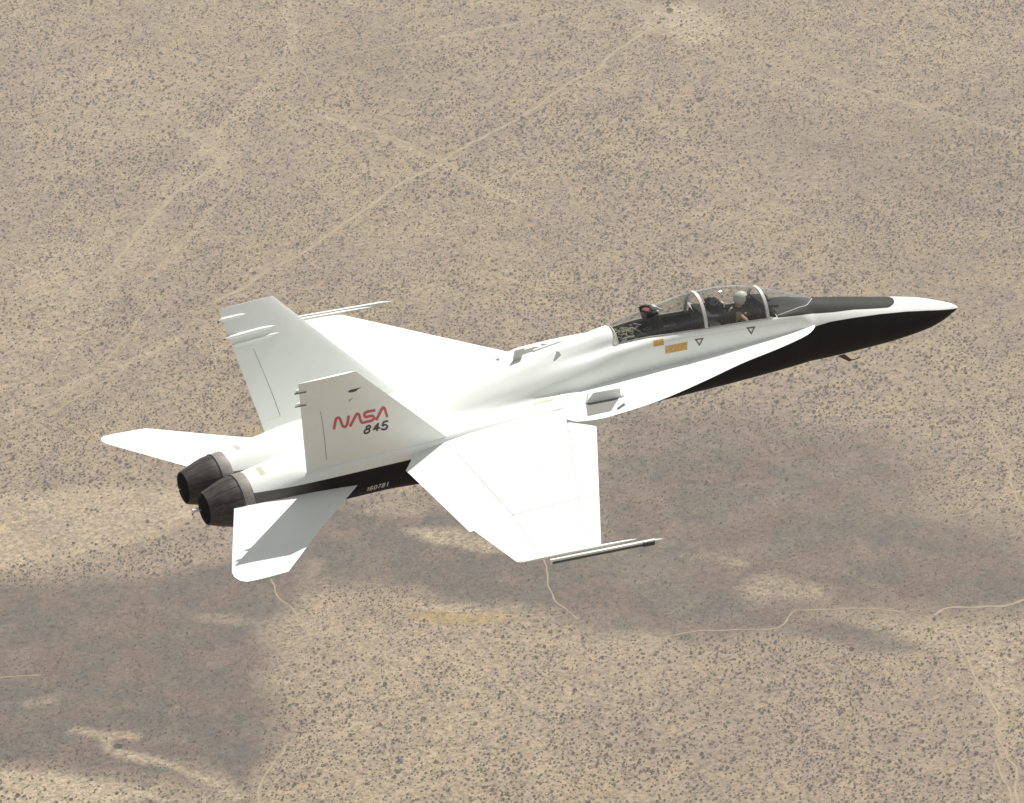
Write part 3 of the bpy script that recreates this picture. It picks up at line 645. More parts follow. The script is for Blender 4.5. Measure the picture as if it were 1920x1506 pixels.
# clutter on the deck behind the rear seat
mb = MB()
for k in range(46):
    x = random.uniform(7.0, 7.6); y = random.uniform(-.28, .3); mb.box((x, y, .95 + (x - 7) * .06 + random.uniform(0, .05)), (random.uniform(.015, .06), random.uniform(.01, .05), random.uniform(.015, .05)), rz=random.random() * 3)
mb.build('avionics_boxes', m_green, cock, smooth=False)
mb = MB()
for k in range(12):
    x = random.uniform(7.0, 7.55); y = random.uniform(-.2, .3); z = 1.04 + (x - 7) * .04; mb.tube([(x, y, z), (x + random.uniform(-.12, .12), y + random.uniform(-.1, .1), z + random.uniform(.0, .07)), (x + random.uniform(-.2, .2), y + random.uniform(-.12, .12), z - .02)], .008, 5)
mb.build('cable', m_cream, cock)
mb = MB(); mb.tube([(6.62, .34, .72), (6.55, .36, .84), (6.52, .34, .95), (6.50, .33, .98)], [.02, .022, .02, .01], 6); mb.tube([(6.62, .36, .74), (6.45, .37, .76), (6.35, .36, .74)], .014, 6); mb.tube([(6.60, .34, .8), (6.46, .36, .84)], .01, 6); mb.build('throttle_grip', m_cream, cock)

# ------------------------------------------------------------------ pilot
def skinned(name, chains, m, parent, sub=1):
    """chains: list of lists of (pos, radius); first vertex of the first chain is the root; equal positions are merged"""
    V, E, Rd, idx = [], [], [], {}
    for ch in chains:
        prev = None
        for p, r in ch:
            k = tuple(round(c, 4) for c in p)
            if k not in idx: idx[k] = len(V); V.append(p); Rd.append(r)
            if prev is not None and idx[k] != prev: E.append((prev, idx[k]))
            prev = idx[k]
    me = bpy.data.meshes.new(name); me.from_pydata(V, E, []); ob = bpy.data.objects.new(name, me); COL.objects.link(ob)
    sm = ob.modifiers.new('s', 'SKIN'); sm.use_smooth_shade = True
    ly_ = me.skin_vertices[0].data if len(me.skin_vertices) else None
    if ly_ is None:
        bm = bmesh.new(); bm.from_mesh(me); bm.verts.layers.skin.verify(); bm.to_mesh(me); bm.free(); ly_ = me.skin_vertices[0].data
    for i, r in enumerate(Rd): ly_[i].radius = r if isinstance(r, tuple) else (r, r)
    ly_[0].use_root = True
    ss = ob.modifiers.new('u', 'SUBSURF'); ss.levels = ss.render_levels = sub
    bpy.context.view_layer.update()
    m2 = bpy.data.meshes.new_from_object(ob.evaluated_get(bpy.context.evaluated_depsgraph_get()))
    bpy.data.objects.remove(ob); m2.materials.append(m); m2.name = name
    o2 = bpy.data.objects.new(name, m2); COL.objects.link(o2); o2.parent = parent; return o2
PIL = empty('person', (4.98, 0, .27))
PIL['label'] = 'pilot in tan flight suit and white helmet sitting in the front cockpit of the jet'; PIL['category'] = 'person'
def W(*p): return (p[0] - 4.98, p[1], p[2] - .27)
hip = W(4.98, 0, .36)
arm = lambda s, el, wr: [(W(4.98, 0, .80), .12), (W(4.96, s * .19, .83), .075), (W(*el), .055), (W(*wr), .034)]
ch = [[(hip, (.15, .12)), (W(5.0, 0, .52), .135), (W(4.99, 0, .68), .14), (W(4.98, 0, .80), .12), (W(4.95, 0, .92), .06), (W(4.90, 0, 1.0), .06), (W(4.87, 0, 1.10), .095), (W(4.86, 0, 1.18), .09)]]
for s in (1, -1):
    ch.append([(hip, (.15, .12)), (W(4.93, s * .1, .36), .10), (W(4.50, s * .15, .44), .075), (W(4.22, s * .15, .12), .05), (W(4.20, s * .15, .04), .045), (W(4.05, s * .15, .03), .035)])
handR = (4.47, .27, .70); handL = (4.52, -.24, .62)
ch.append(arm(1, (4.80, .31, .67), handR)); ch.append(arm(-1, (4.80, -.31, .62), handL))
for s, h in ((1, handR), (-1, handL)):
    palm = W(h[0] - .06, h[1] - s * .01, h[2] - .005); wr = W(*h)
    ch.append([(wr, .034), (palm, .034)])
    for k in range(4):
        oy = (k - 1.5) * .019; L = (.030, .036, .033, .026)[k]
        ch.append([(palm, .034), (W(h[0] - .09, h[1] + oy, h[2] + .0), .0105), (W(h[0] - .09 - L, h[1] + oy, h[2] - .012), .0095), (W(h[0] - .09 - L - .012, h[1] + oy, h[2] - .035), .008)])
    ch.append([(palm, .034), (W(h[0] - .06, h[1] - s * .045, h[2] - .01), .012), (W(h[0] - .09, h[1] - s * .055, h[2] - .02), .009)])
skinned('body', ch, m_suit, PIL, 2)
mb = MB(); hc = W(4.855, 0, 1.145); mb.blob(hc, (.152, .128, .14), 28, 18)
hel = mb.build('helmet', m_helmet, PIL, sharp=60)
# shell only above and behind the face: cut the lower front
bm = bmesh.new(); bm.from_mesh(hel.data)
bmesh.ops.delete(bm, geom=[v for v in bm.verts if (v.co.z - hc[2] < -.035 and v.co.x - hc[0] < -.03) or v.co.z - hc[2] < -.125], context='VERTS'); bm.to_mesh(hel.data); bm.free()
mb = MB(); V = []
for i in range(7):
    ph = math.radians(-8 + 38 * i / 6)
    for k in range(15):
        th = math.radians(-68 + 136 * k / 14); V.append((hc[0] - .158 * math.cos(ph) * math.cos(th), hc[1] + .134 * math.cos(ph) * math.sin(th), hc[2] + .146 * math.sin(ph)))
link('visor', V, grid_faces(7, 15), m_visor, hel)
mb = MB(); mb.box((hc[0] - .12, 0, hc[2] - .075), (.045, .045, .045), ry=.3, bev=.02); mb.tube([(hc[0] - .15, 0, hc[2] - .1), (hc[0] - .16, .05, hc[2] - .2), (hc[0] - .08, .12, hc[2] - .32)], .018, 8); mb.build('oxygen_mask', m_vest, PIL)
mb = MB(); mb.blob(W(4.95, 0, .74), (.175, .225, .20), 20, 12); mb.tube([W(4.90, .10, .86), W(4.87, .12, .74), W(4.87, .1, .6)], .028, 8); mb.tube([W(4.90, -.10, .86), W(4.87, -.12, .74), W(4.87, -.1, .6)], .028, 8); mb.blob(W(4.93, 0, .93), (.10, .11, .07)); mb.build('survival_vest', m_vest, PIL, sharp=60)

SAND_A = (.322, .245, .150); SAND_B = (.264, .197, .144); SAND_C = (.196, .150, .118)
DARK_C = (.118, .078, .064); DARK_D = (.080, .070, .060); LIGHT_C = (.43, .345, .225); YELL_C = (.32, .22, .065); TUFT_C = (.125, .10, .076)
SHRUB_A = (.135, .112, .086); SHRUB_B = (.098, .084, .068); DENS = .72; SHR = 1.03; HAZE = .00013; OUT = .5
# ------------------------------------------------------------------ THE DESERT FLOOR
# ground frame: e1 = to the right as seen, e2 = away from the viewer, origin under the middle of the view
def ground_hit(px, py, z=GZ):
    v = np.array([(px - 960) / FPX, (py - 753) / FPX, 1.0]); d = R.T @ v; k = (z - CAM[2]) / d[2]; return (CAM + k * d)[:2]
G0 = ground_hit(960, 753)
e2 = (G0 - CAM[:2]); e2 /= np.linalg.norm(e2); e1 = np.array([e2[1], -e2[0]])
def to_uv(p): d = np.asarray(p) - G0; return np.stack([d @ e1, d @ e2], -1)
def G(px, py): return to_uv(ground_hit(px, py))
def to_world(u, v): return G0[0] + e1[0] * u + e2[0] * v, G0[1] + e1[1] * u + e2[1] * v
def vnoise(u, v, cell, seed):
    g_ = np.random.default_rng(seed).random((256, 256)); x = u / cell; y = v / cell; xi = np.floor(x).astype(int); yi = np.floor(y).astype(int); fx = x - xi; fy = y - yi
    fx = fx * fx * (3 - 2 * fx); fy = fy * fy * (3 - 2 * fy); a = g_[xi % 256, yi % 256]; b_ = g_[(xi + 1) % 256, yi % 256]; c = g_[xi % 256, (yi + 1) % 256]; d = g_[(xi + 1) % 256, (yi + 1) % 256]
    return (a * (1 - fx) + b_ * fx) * (1 - fy) + (c * (1 - fx) + d * fx) * fy
def fbm(u, v, cell, seed, oc=4, gain=.5):
    s_ = 0; a = 1; tot = 0
    for i in range(oc): s_ = s_ + a * vnoise(u + 37 * i, v - 91 * i, cell / 2**i, seed + i); tot += a; a *= gain
    return s_ / tot
def height(u, v):
    near = np.exp(-((u / 1500)**2 + (v / 2200)**2)); return near * (2.6 * fbm(u, v, 90, 5, 3) + .5 * vnoise(u, v, 17, 8)) + (1 - near) * 30 * (fbm(u, v, 2500, 15, 3) - .5)
def poly_mask(u, v, pts, soft):
    P = np.array([G(*p) for p in pts]); ins = np.zeros(u.shape, bool); dm = np.full(u.shape, 1e9); n = len(P)
    for i in range(n):
        a = P[i]; b_ = P[(i + 1) % n]; ab = b_ - a; tt = np.clip(((u - a[0]) * ab[0] + (v - a[1]) * ab[1]) / (ab @ ab), 0, 1)
        dm = np.minimum(dm, np.hypot(u - a[0] - tt * ab[0], v - a[1] - tt * ab[1]))
        c = ((a[1] > v) != (b_[1] > v)) & (u < (b_[0] - a[0]) * (v - a[1]) / (b_[1] - a[1] + 1e-12) + a[0]); ins ^= c
    sd = np.where(ins, dm, -dm); return np.clip(.5 + sd / (2 * soft), 0, 1)
def line_mask(u, v, pts, wd, soft):
    P = [G(*p) for p in pts]; dm = np.full(u.shape, 1e9)
    for a, b_ in zip(P[:-1], P[1:]):
        ab = b_ - a; tt = np.clip(((u - a[0]) * ab[0] + (v - a[1]) * ab[1]) / (ab @ ab), 0, 1); dm = np.minimum(dm, np.hypot(u - a[0] - tt * ab[0], v - a[1] - tt * ab[1]))
    return np.clip(1 - (dm - wd) / soft, 0, 1)
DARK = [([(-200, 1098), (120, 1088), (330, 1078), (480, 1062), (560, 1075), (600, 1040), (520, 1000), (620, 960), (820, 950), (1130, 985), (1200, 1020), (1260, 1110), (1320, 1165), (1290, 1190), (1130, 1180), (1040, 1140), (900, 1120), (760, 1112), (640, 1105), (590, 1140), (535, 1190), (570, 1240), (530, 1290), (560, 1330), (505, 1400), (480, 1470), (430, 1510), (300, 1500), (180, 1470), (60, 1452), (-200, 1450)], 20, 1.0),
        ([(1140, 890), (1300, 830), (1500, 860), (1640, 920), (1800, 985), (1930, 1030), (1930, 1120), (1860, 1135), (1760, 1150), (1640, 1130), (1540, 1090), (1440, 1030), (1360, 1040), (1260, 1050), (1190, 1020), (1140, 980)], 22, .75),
        ([(1230, 1080), (1420, 1050), (1600, 1100), (1640, 1150), (1500, 1150), (1470, 1185), (1330, 1190), (1250, 1150)], 12, .8),
        ([(1420, 1190), (1480, 1165), (1560, 1180), (1640, 1195), (1720, 1225), (1690, 1240), (1600, 1225), (1480, 1205)], 7, .7),
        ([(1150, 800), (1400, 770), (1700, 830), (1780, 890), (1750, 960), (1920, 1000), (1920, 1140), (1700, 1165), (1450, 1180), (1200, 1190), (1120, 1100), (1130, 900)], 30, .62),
        ([(1400, 250), (1640, 210), (1920, 200), (1990, 330), (1780, 420), (1500, 330)], 60, .22), ([(560, 60), (760, 40), (900, 120), (760, 200), (560, 160)], 50, .22),
        ([(1500, 440), (1950, 470), (1950, 640), (1700, 600)], 60, .22)]
LIGHT = [([(-100, 945), (150, 930), (330, 925), (420, 960), (330, 1010), (180, 1035), (60, 1062), (-100, 1075)], 14, .7),
         ([(-200, 1458), (60, 1460), (190, 1480), (290, 1520), (-200, 1540)], 4, 1.0),
         ([(785, 1150), (850, 1132), (960, 1140), (990, 1155), (900, 1152)], 4, .6),
         ([(1375, 1112), (1400, 1092), (1440, 1085), (1475, 1090), (1520, 1108), (1530, 1135), (1470, 1132), (1400, 1145), (1385, 1128)], 16, .5), ([(1290, 1035), (1310, 1040), (1330, 1046), (1370, 1052), (1400, 1062), (1380, 1068), (1350, 1056)], 4, .5), ([(1100, 1200), (1150, 1180), (1220, 1178), (1280, 1200), (1200, 1230), (1120, 1225)], 12, .5),
         ([(770, 1000), (880, 990), (1010, 1030), (960, 1042), (860, 1028)], 9, .8), ([(700, 950), (830, 955), (800, 980), (690, 975)], 8, .5),
         ([(190, 1382), (225, 1380), (242, 1395), (225, 1404), (200, 1400)], 3, .8), ([(30, 1315), (90, 1308), (100, 1322), (40, 1328)], 5, .5), ([(380, 1155), (480, 1162), (560, 1180), (470, 1182), (390, 1170)], 6, .4),
         ([(1190, 60), (1240, 5), (1330, 10), (1360, 60), (1290, 90), (1230, 55)], 12, .8), ([(1540, 1160), (1920, 1170), (1920, 1260), (1700, 1225)], 18, .35), ([(1850, 1240), (1920, 1230), (1920, 1340), (1880, 1300)], 8, .6),
         ([(0, 480), (240, 430), (60, 700), (0, 720)], 40, .4),
         ([(560, 1200), (1150, 1150), (1250, 1250), (900, 1520), (560, 1520)], 60, .25), ([(100, 120), (330, 130), (380, 260), (60, 320)], 60, .3)]
WASH = [([(140, 1376), (190, 1388), (205, 1414), (240, 1427), (300, 1441), (345, 1460), (400, 1480), (440, 1504)], 1.6, 3.5, .75), ([(300, 1436), (350, 1442), (420, 1470), (440, 1500)], .8, 3, .35),
        ([(525, -40), (545, 60), (520, 140), (430, 240), (345, 330), (290, 410), (230, 500), (170, 600), (60, 740)], 1.6, 6, .42), ([(515, 140), (470, 230), (450, 300), (380, 420), (330, 470), (250, 560)], .8, 3, .35), ([(345, 255), (400, 283), (428, 300), (405, 330), (345, 362)], 2.5, 4, .55),
        ([(600, 212), (700, 250), (790, 290), (850, 320), (950, 378), (1010, 410)], 1.0, 2.6, .6), ([(1540, 150), (1640, 178), (1700, 196), (1870, 246), (1960, 270)], .9, 2.5, .5), ([(0, 790), (120, 735), (230, 690), (330, 640)], 1.4, 4, .5),
        ([(0, 600), (90, 565), (200, 520), (300, 470)], 1, 4, .4), ([(800, 82), (940, 52), (1100, 20)], 1, 3, .5), ([(1250, 1215), (1232, 1262), (1215, 1300), (1225, 1330)], .6, 3, .4), ([(1800, 1190), (1850, 1250), (1870, 1320), (1900, 1400)], 2, 7, .4),
        ([(1180, 8), (1290, 90), (1420, 150), (1560, 190)], .8, 3, .4), ([(560, 1170), (640, 1195), (760, 1200), (900, 1230), (1000, 1330), (1010, 1500)], 3, 14, .3), ([(600, 1060), (570, 1120), (640, 1180)], 1, 5, .35), ([(830, 1142), (880, 1138), (940, 1144), (985, 1140)], .8, 3, .6)]
YELLOW = [([(770, 1160), (850, 1150), (960, 1152), (985, 1160), (900, 1168), (800, 1172)], 5, 1.)]
GULLY = [([(-50, 1452), (60, 1454), (190, 1474), (270, 1500), (300, 1520)], 1.2, 2.5)]
us = np.concatenate([-np.geomspace(16000, 760, 22)[:-1], np.arange(-740, 741, 2.6), np.geomspace(760, 16000, 22)[1:]])
vs = np.concatenate([-np.geomspace(9000, 900, 16)[:-1], np.arange(-880, 1240, 3.2), np.geomspace(1260, 26000, 24)])
U, Vv = np.meshgrid(us, vs, indexing='ij'); gx, gy = to_world(U, Vv); gz = GZ + height(U, Vv)
def soil(U, Vv):
    wu = U + 26 * (fbm(U, Vv, 60, 101, 5, .6) - .5) + 60 * (fbm(U, Vv, 190, 121) - .5) * 1.; wv = Vv + 42 * (fbm(U, Vv, 80, 131, 5, .6) - .5)
    dk = np.zeros(U.shape); lt = np.zeros(U.shape); ye = np.zeros(U.shape)
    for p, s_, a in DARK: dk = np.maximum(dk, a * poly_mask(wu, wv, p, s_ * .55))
    for p, s_, a in LIGHT: lt = np.maximum(lt, a * poly_mask(wu * .7 + U * .3, wv * .6 + Vv * .4, p, s_ * .35))
    for p, s_, a in YELLOW: ye = np.maximum(ye, a * poly_mask(wu * .5 + U * .5, wv * .4 + Vv * .6, p, s_ * .6))
    for p, w_, s_, a in WASH: lt = np.maximum(lt, a * line_mask(wu * .25 + U * .75, wv * .2 + Vv * .8, p, w_, s_))
    for p, w_, s_ in GULLY: dk = np.maximum(dk, .9 * line_mask(U, Vv, p, w_, s_))
    tex = .5 * fbm(U * .8, Vv * .5, 30, 501, 5, .7) + .5 * fbm(U * .35, Vv, 45, 521, 4, .65); dk = np.clip(dk * (.62 + 1.05 * tex), 0, 1); lt = np.clip(lt * (.35 + 1.25 * fbm(U, Vv, 11, 511, 4, .7)), 0, 1)
    return dk, lt, ye
dk, lt, ye = soil(U, Vv)
nu_, nv_ = U.shape
co = np.stack([gx, gy, gz], -1).reshape(-1, 3).astype(np.float32)
ii = np.arange(nu_ * nv_).reshape(nu_, nv_); q = np.stack([ii[:-1, :-1], ii[1:, :-1], ii[1:, 1:], ii[:-1, 1:]], -1).reshape(-1, 4)
def fast_mesh(name, co, faces):
    me = bpy.data.meshes.new(name); n = len(faces); k = faces.shape[1]
    me.vertices.add(len(co)); me.vertices.foreach_set('co', co.astype(np.float32).ravel()); me.loops.add(n * k); me.loops.foreach_set('vertex_index', faces.astype(np.int32).ravel())
    me.polygons.add(n); me.polygons.foreach_set('loop_start', (np.arange(n) * k).astype(np.int32)); me.update(calc_edges=True); return me
gme = fast_mesh('ground', co, q)
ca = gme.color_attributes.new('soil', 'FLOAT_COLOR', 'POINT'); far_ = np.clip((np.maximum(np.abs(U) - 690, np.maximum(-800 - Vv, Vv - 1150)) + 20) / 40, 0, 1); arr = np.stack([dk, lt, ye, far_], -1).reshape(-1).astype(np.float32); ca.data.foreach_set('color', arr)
gme.polygons.foreach_set('use_smooth', np.ones(len(q), bool))
ground = bpy.data.objects.new('ground', gme); COL.objects.link(ground); ground['kind'] = 'structure'
m_g, t, b = mat('desert_soil', (.3, .25, .17), .95, spec=.1)
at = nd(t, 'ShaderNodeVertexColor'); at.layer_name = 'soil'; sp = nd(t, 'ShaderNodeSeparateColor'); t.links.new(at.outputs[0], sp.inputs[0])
tc = nd(t, 'ShaderNodeTexCoord'); mp = nd(t, 'ShaderNodeMapping'); t.links.new(tc.outputs['Object'], mp.inputs[0])
P_ = mp.outputs[0]
n1 = noise(t, P_, .009, 5, .6); n2 = noise(t, P_, .05, 5, .65); n3 = noise(t, P_, .42, 4, .7); n6 = noise(t, P_, .031, 6, .7); n4 = noise(t, P_, .42, 5, .9); n5 = noise(t, P_, .21, 4, .75)
c = mixc(t, ramp(t, mathn(t, 'ADD', mathn(t, 'MULTIPLY', n1, .45), mathn(t, 'MULTIPLY', n2, .55)), .40, .60), SAND_A, SAND_B)
c = mixc(t, mathn(t, 'MULTIPLY', ramp(t, n6, .42, .66), .4), c, SAND_C)
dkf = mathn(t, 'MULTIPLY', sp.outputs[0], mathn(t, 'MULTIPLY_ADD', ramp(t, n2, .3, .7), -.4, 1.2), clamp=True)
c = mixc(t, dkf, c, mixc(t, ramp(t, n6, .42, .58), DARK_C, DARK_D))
c = mixc(t, mathn(t, 'MULTIPLY', sp.outputs[1], mathn(t, 'MULTIPLY_ADD', ramp(t, n3, .3, .7), .4, .6), clamp=True), c, LIGHT_C)
c = mixc(t, mathn(t, 'MULTIPLY', sp.outputs[2], .8), c, YELL_C)
# low annual brush, too small to stand out singly: dots of the soil cover
vo = nd(t, 'ShaderNodeTexVoronoi'); vo.inputs['Scale'].default_value = .5; t.links.new(P_, vo.inputs['Vector'])
dots = mathn(t, 'MULTIPLY', mathn(t, 'SUBTRACT', 1., ramp(t, vo.outputs['Distance'], .18, .46)), mathn(t, 'MULTIPLY_ADD', ramp(t, n2, .38, .62), .5, .5))
c = mixc(t, mathn(t, 'MULTIPLY', dots, .6), c, TUFT_C)
vf = nd(t, 'ShaderNodeTexVoronoi'); vf.inputs['Scale'].default_value = .3; t.links.new(P_, vf.inputs['Vector'])
c = mixc(t, mathn(t, 'MULTIPLY', mathn(t, 'MULTIPLY', mathn(t, 'SUBTRACT', 1., ramp(t, vf.outputs['Distance'], .22, .34)), at.outputs['Alpha']), .8), c, SHRUB_A)
c = mixc(t, mathn(t, 'MULTIPLY', ramp(t, n3, .5, .8), .35), c, TUFT_C)
hs = nd(t, 'ShaderNodeHueSaturation'); t.links.new(c, hs.inputs['Color']); t.links.new(mathn(t, 'ADD', mathn(t, 'MULTIPLY_ADD', n4, 3.4, -1.0), mathn(t, 'MULTIPLY_ADD', n5, 1.3, -.35)), hs.inputs['Value'])
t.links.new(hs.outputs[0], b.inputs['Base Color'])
bp = nd(t, 'ShaderNodeBump'); bp.inputs['Strength'].default_value = .6; bp.inputs['Distance'].default_value = .35; t.links.new(mathn(t, 'ADD', n3, mathn(t, 'MULTIPLY', n4, .5)), bp.inputs['Height']); t.links.new(bp.outputs[0], b.inputs['Normal'])
gme.materials.append(m_g)

# dirt tracks and footpaths worn into the floor
m_tr, t, b = mat('dirt_track_sand', LIGHT_C, .95, spec=.1)
tc = nd(t, 'ShaderNodeTexCoord'); n = noise(t, tc.outputs['Object'], .25, 5, .7); t.links.new(mixc(t, ramp(t, n, .35, .65), tuple(x * .93 for x in LIGHT_C), tuple(x * .72 for x in LIGHT_C)), b.inputs['Base Color'])
TRACKS = [([(1250, 42), (1205, 68), (1160, 98), (1143, 110), (1120, 137), (1075, 157), (1035, 182), (1000, 208), (960, 232), (900, 262), (840, 300), (790, 330), (742, 355), (700, 388), (640, 430), (580, 474), (520, 503), (470, 538), (400, 575)], 1.0, 'dirt_track'),
 ([(1170, 5), (1100, 17), (1040, 28), (990, 42), (940, 55), (840, 74), (700, 98), (560, 128), (460, 150), (380, 160), (300, 182), (220, 196), (165, 210), (90, 228), (0, 236), (-80, 245)], .6, 'dirt_track'),
 ([(1180, 5), (1240, 22), (1300, 40), (1340, 70)], .9, 'dirt_track'), ([(1175, 20), (1200, 35), (1235, 55)], .5, 'path'),
 ([(610, 215), (660, 235), (760, 270), (840, 310), (880, 340), (950, 378)], .55, 'path'), ([(1640, 178), (1690, 195), (1760, 215), (1870, 245), (1960, 262)], .5, 'path'),
 ([(-60, 850), (60, 798), (150, 748), (230, 700), (320, 650)], .55, 'path'), ([(-60, 830), (60, 780), (180, 700), (300, 560)], .5, 'path'),
 ([(345, 255), (400, 283), (425, 300), (390, 330), (340, 362), (300, 400), (270, 430), (240, 470), (215, 500), (170, 540)], .9, 'path'),
 ([(1200, 1215), (1260, 1200), (1300, 1192), (1380, 1187), (1440, 1188), (1468, 1183), (1484, 1160), (1500, 1152), (1560, 1151), (1660, 1151), (1700, 1157)], .42, 'dirt_track'), ([(1752, 1164), (1775, 1150), (1800, 1146), (1880, 1142), (1920, 1130), (1980, 1118)], .75, 'dirt_track'),
 ([(1790, 1195), (1808, 1235), (1830, 1275), (1850, 1310), (1865, 1330), (1872, 1360), (1868, 1382), (1880, 1410), (1900, 1440), (1905, 1480), (1912, 1530)], .6, 'dirt_track'), ([(1872, 1340), (1884, 1352), (1880, 1372)], .4, 'path'), ([(1868, 1430), (1878, 1460), (1888, 1480), (1905, 1530)], .55, 'path'),
 ([(1020, 1056), (1026, 1095), (1035, 1120), (1060, 1145), (1084, 1168)], .38, 'path'), ([(1225, 1232), (1230, 1262), (1222, 1280), (1212, 1300), (1234, 1322), (1208, 1345)], .38, 'path'),
 ([(1850, 790), (1875, 840), (1890, 880), (1905, 940), (1940, 1000)], .5, 'path'), ([(510, 1090), (512, 1105), (520, 1125), (560, 1160), (580, 1200)], .4, 'path'), ([(1810, 1238), (1850, 1205), (1870, 1180)], .4, 'path'),
 ([(540, 1400), (510, 1440), (488, 1475), (480, 1520)], .45, 'path'), ([(0, 1275), (80, 1272)], .4, 'path'), ([(150, 540), (80, 570), (0, 610), (-60, 640)], .45, 'path'), ([(0, 590), (90, 560), (200, 520), (420, 560), (500, 500)], .35, 'path'), ([(520, 60), (560, 120), (600, 200), (640, 225)], .3, 'path'), ([(430, 300), (450, 340), (380, 420), (330, 470), (250, 560)], .4, 'path'), ([(1180, 8), (1290, 90), (1420, 150), (1560, 190), (1640, 215)], .35, 'path'), ([(1440, 100), (1560, 160), (1680, 190)], .3, 'path'), ([(0, 330), (120, 300), (260, 250), (345, 255)], .3, 'path'), ([(880, 120), (930, 180), (1000, 240), (1100, 420)], .3, 'path')]
TRK = []
for pts, wd, nm in TRACKS:
    P = catmull([G(*p) for p in pts], 14); P = np.array(P); d = np.concatenate([[0], np.cumsum(np.hypot(*np.diff(P, axis=0).T))]); s_ = np.arange(0, d[-1], 1.6)
    P = np.stack([np.interp(s_, d, P[:, 0]), np.interp(s_, d, P[:, 1])], 1); P += np.stack([vnoise(s_, s_ * 0 + wd * 77, 9, 3) - .5, vnoise(s_, s_ * 0 + wd * 31, 11, 4) - .5], 1) * 2.2
    T = np.gradient(P, axis=0); T /= np.linalg.norm(T, axis=1)[:, None]; Nn = np.stack([-T[:, 1], T[:, 0]], 1); TRK.append((P[::3], wd))
    w1 = wd * (.6 + .8 * vnoise(s_, s_ * 0 + 5, 4, 21)); w2 = wd * (.6 + .8 * vnoise(s_, s_ * 0 + 9, 4, 22)); rows = []
    for k in (-1, -.5, 0, .5, 1): A = P + Nn * (np.where(k < 0, w1, w2) * k)[:, None]; rows.append(A)
    A = np.stack(rows, 1).reshape(-1, 2); X_, Y_ = to_world(A[:, 0], A[:, 1]); co = np.stack([X_, Y_, GZ + height(A[:, 0], A[:, 1]) + .16], -1)
    me = fast_mesh(nm, co, np.array(grid_faces(len(P), 5))); me.materials.append(m_tr); me.polygons.foreach_set('use_smooth', np.ones(len(me.polygons), bool)); o = bpy.data.objects.new(nm, me); COL.objects.link(o); o['kind'] = 'structure'

# ---- creosote scrub
def shrub_proto(seed, n=44):
    r_ = np.random.default_rng(seed); V = []; F = []
    lob = [(r_.uniform(-.25, .25), r_.uniform(-.25, .25), r_.uniform(.35, .7)) for _ in range(4)]
    for k in range(n):
        l = lob[k % 4]; a = r_.uniform(0, 2 * math.pi); e = math.asin(r_.uniform(-.5, 1)); rr = r_.uniform(.5, 1) * .62
        c = np.array([l[0] + rr * math.cos(a) * math.cos(e), l[1] + rr * math.sin(a) * math.cos(e), max(.12, l[2] * .8 + rr * .7 * math.sin(e))])
        d1 = r_.normal(size=3); d1 /= np.linalg.norm(d1); d2 = np.cross(d1, r_.normal(size=3)); d2 /= np.linalg.norm(d2); s_ = r_.uniform(.2, .34)
        o = len(V); V += [c + d1 * s_, c - d1 * s_ * .6 + d2 * s_, c - d1 * s_ * .5 - d2 * s_]; F.append((o, o + 1, o + 2))
    for k in range(5):
        a = k * 1.26; o = len(V); V += [(.05, 0, 0), (-.05, 0, 0), (.5 * math.cos(a), .5 * math.sin(a), .7)]; F.append((o, o + 1, o + 2))
    return np.array(V, float), np.array(F)
PROTO = [shrub_proto(900 + i) for i in range(8)]
m_sh, t, b = mat('scrub_foliage', SHRUB_A, .85, spec=.15)
oi = nd(t, 'ShaderNodeTexCoord'); gm = nd(t, 'ShaderNodeNewGeometry'); n = noise(t, gm.outputs['Position'], .13, 4, .7); t.links.new(mixc(t, ramp(t, n, .35, .65), SHRUB_A, SHRUB_B), b.inputs['Base Color'])
# candidate spots over the floor the camera (or one a step aside) could see
cu = []; NC = 460000
u = rng.uniform(-480, 480, NC); v = rng.uniform(-560, 860, NC)
hw = 300 * (1 + (v) / 2590); keep = np.abs(u) < hw + 60; u, v = u[keep], v[keep]
dk, lt, ye = soil(u, v)
big = fbm(u, v, 70, 301, 4, .6); mid = fbm(u, v, 22, 311, 3)
prob = np.clip((big * .5 + mid * .5 - .22) * 2.4, .42, 1) * (1 - .35 * dk) * (1 - .62 * lt) * (1 - ye)
wash = poly_mask(u, v, LIGHT[0][0], 10); prob *= (1 - .93 * wash)
for P, wd in TRK:
    m_ = np.zeros(len(u), bool)
    lo = P.min(0) - 4; hi = P.max(0) + 4; c_ = np.where((u > lo[0]) & (u < hi[0]) & (v > lo[1]) & (v < hi[1]))[0]
    if len(c_):
        d_ = np.min(np.hypot(u[c_, None] - P[None, :, 0], v[c_, None] - P[None, :, 1]), axis=1); prob[c_[d_ < wd + 1.5]] = 0
k_ = rng.random(len(u)) < prob * DENS; u, v, dk = u[k_], v[k_], dk[k_]
# thin out overlapping plants
cell = {}; sel = []
sz = rng.lognormal(math.log(.60), .36, len(u)) * (.72 + .55 * fbm(u, v, 110, 401, 2)) * (1 - .28 * dk); sz = np.clip(sz, .3, 1.7) * SHR
for i in range(len(u)):
    cx_, cy_ = int(u[i] // 2), int(v[i] // 2); ok = True
    for a in (-1, 0, 1):
        for c_ in (-1, 0, 1):
            for j in cell.get((cx_ + a, cy_ + c_), ()):
                if (u[i] - u[j])**2 + (v[i] - v[j])**2 < (.95 * (sz[i] + sz[j]) * .84)**2: ok = False
    if ok: cell.setdefault((cx_, cy_), []).append(i); sel.append(i)
u, v, sz = u[sel], v[sel], sz[sel]
X_, Y_ = to_world(u, v); Z_ = GZ + height(u, v) - .03
dist = np.sqrt((X_ - CAM[0])**2 + (Y_ - CAM[1])**2 + (Z_ - CAM[2])**2)
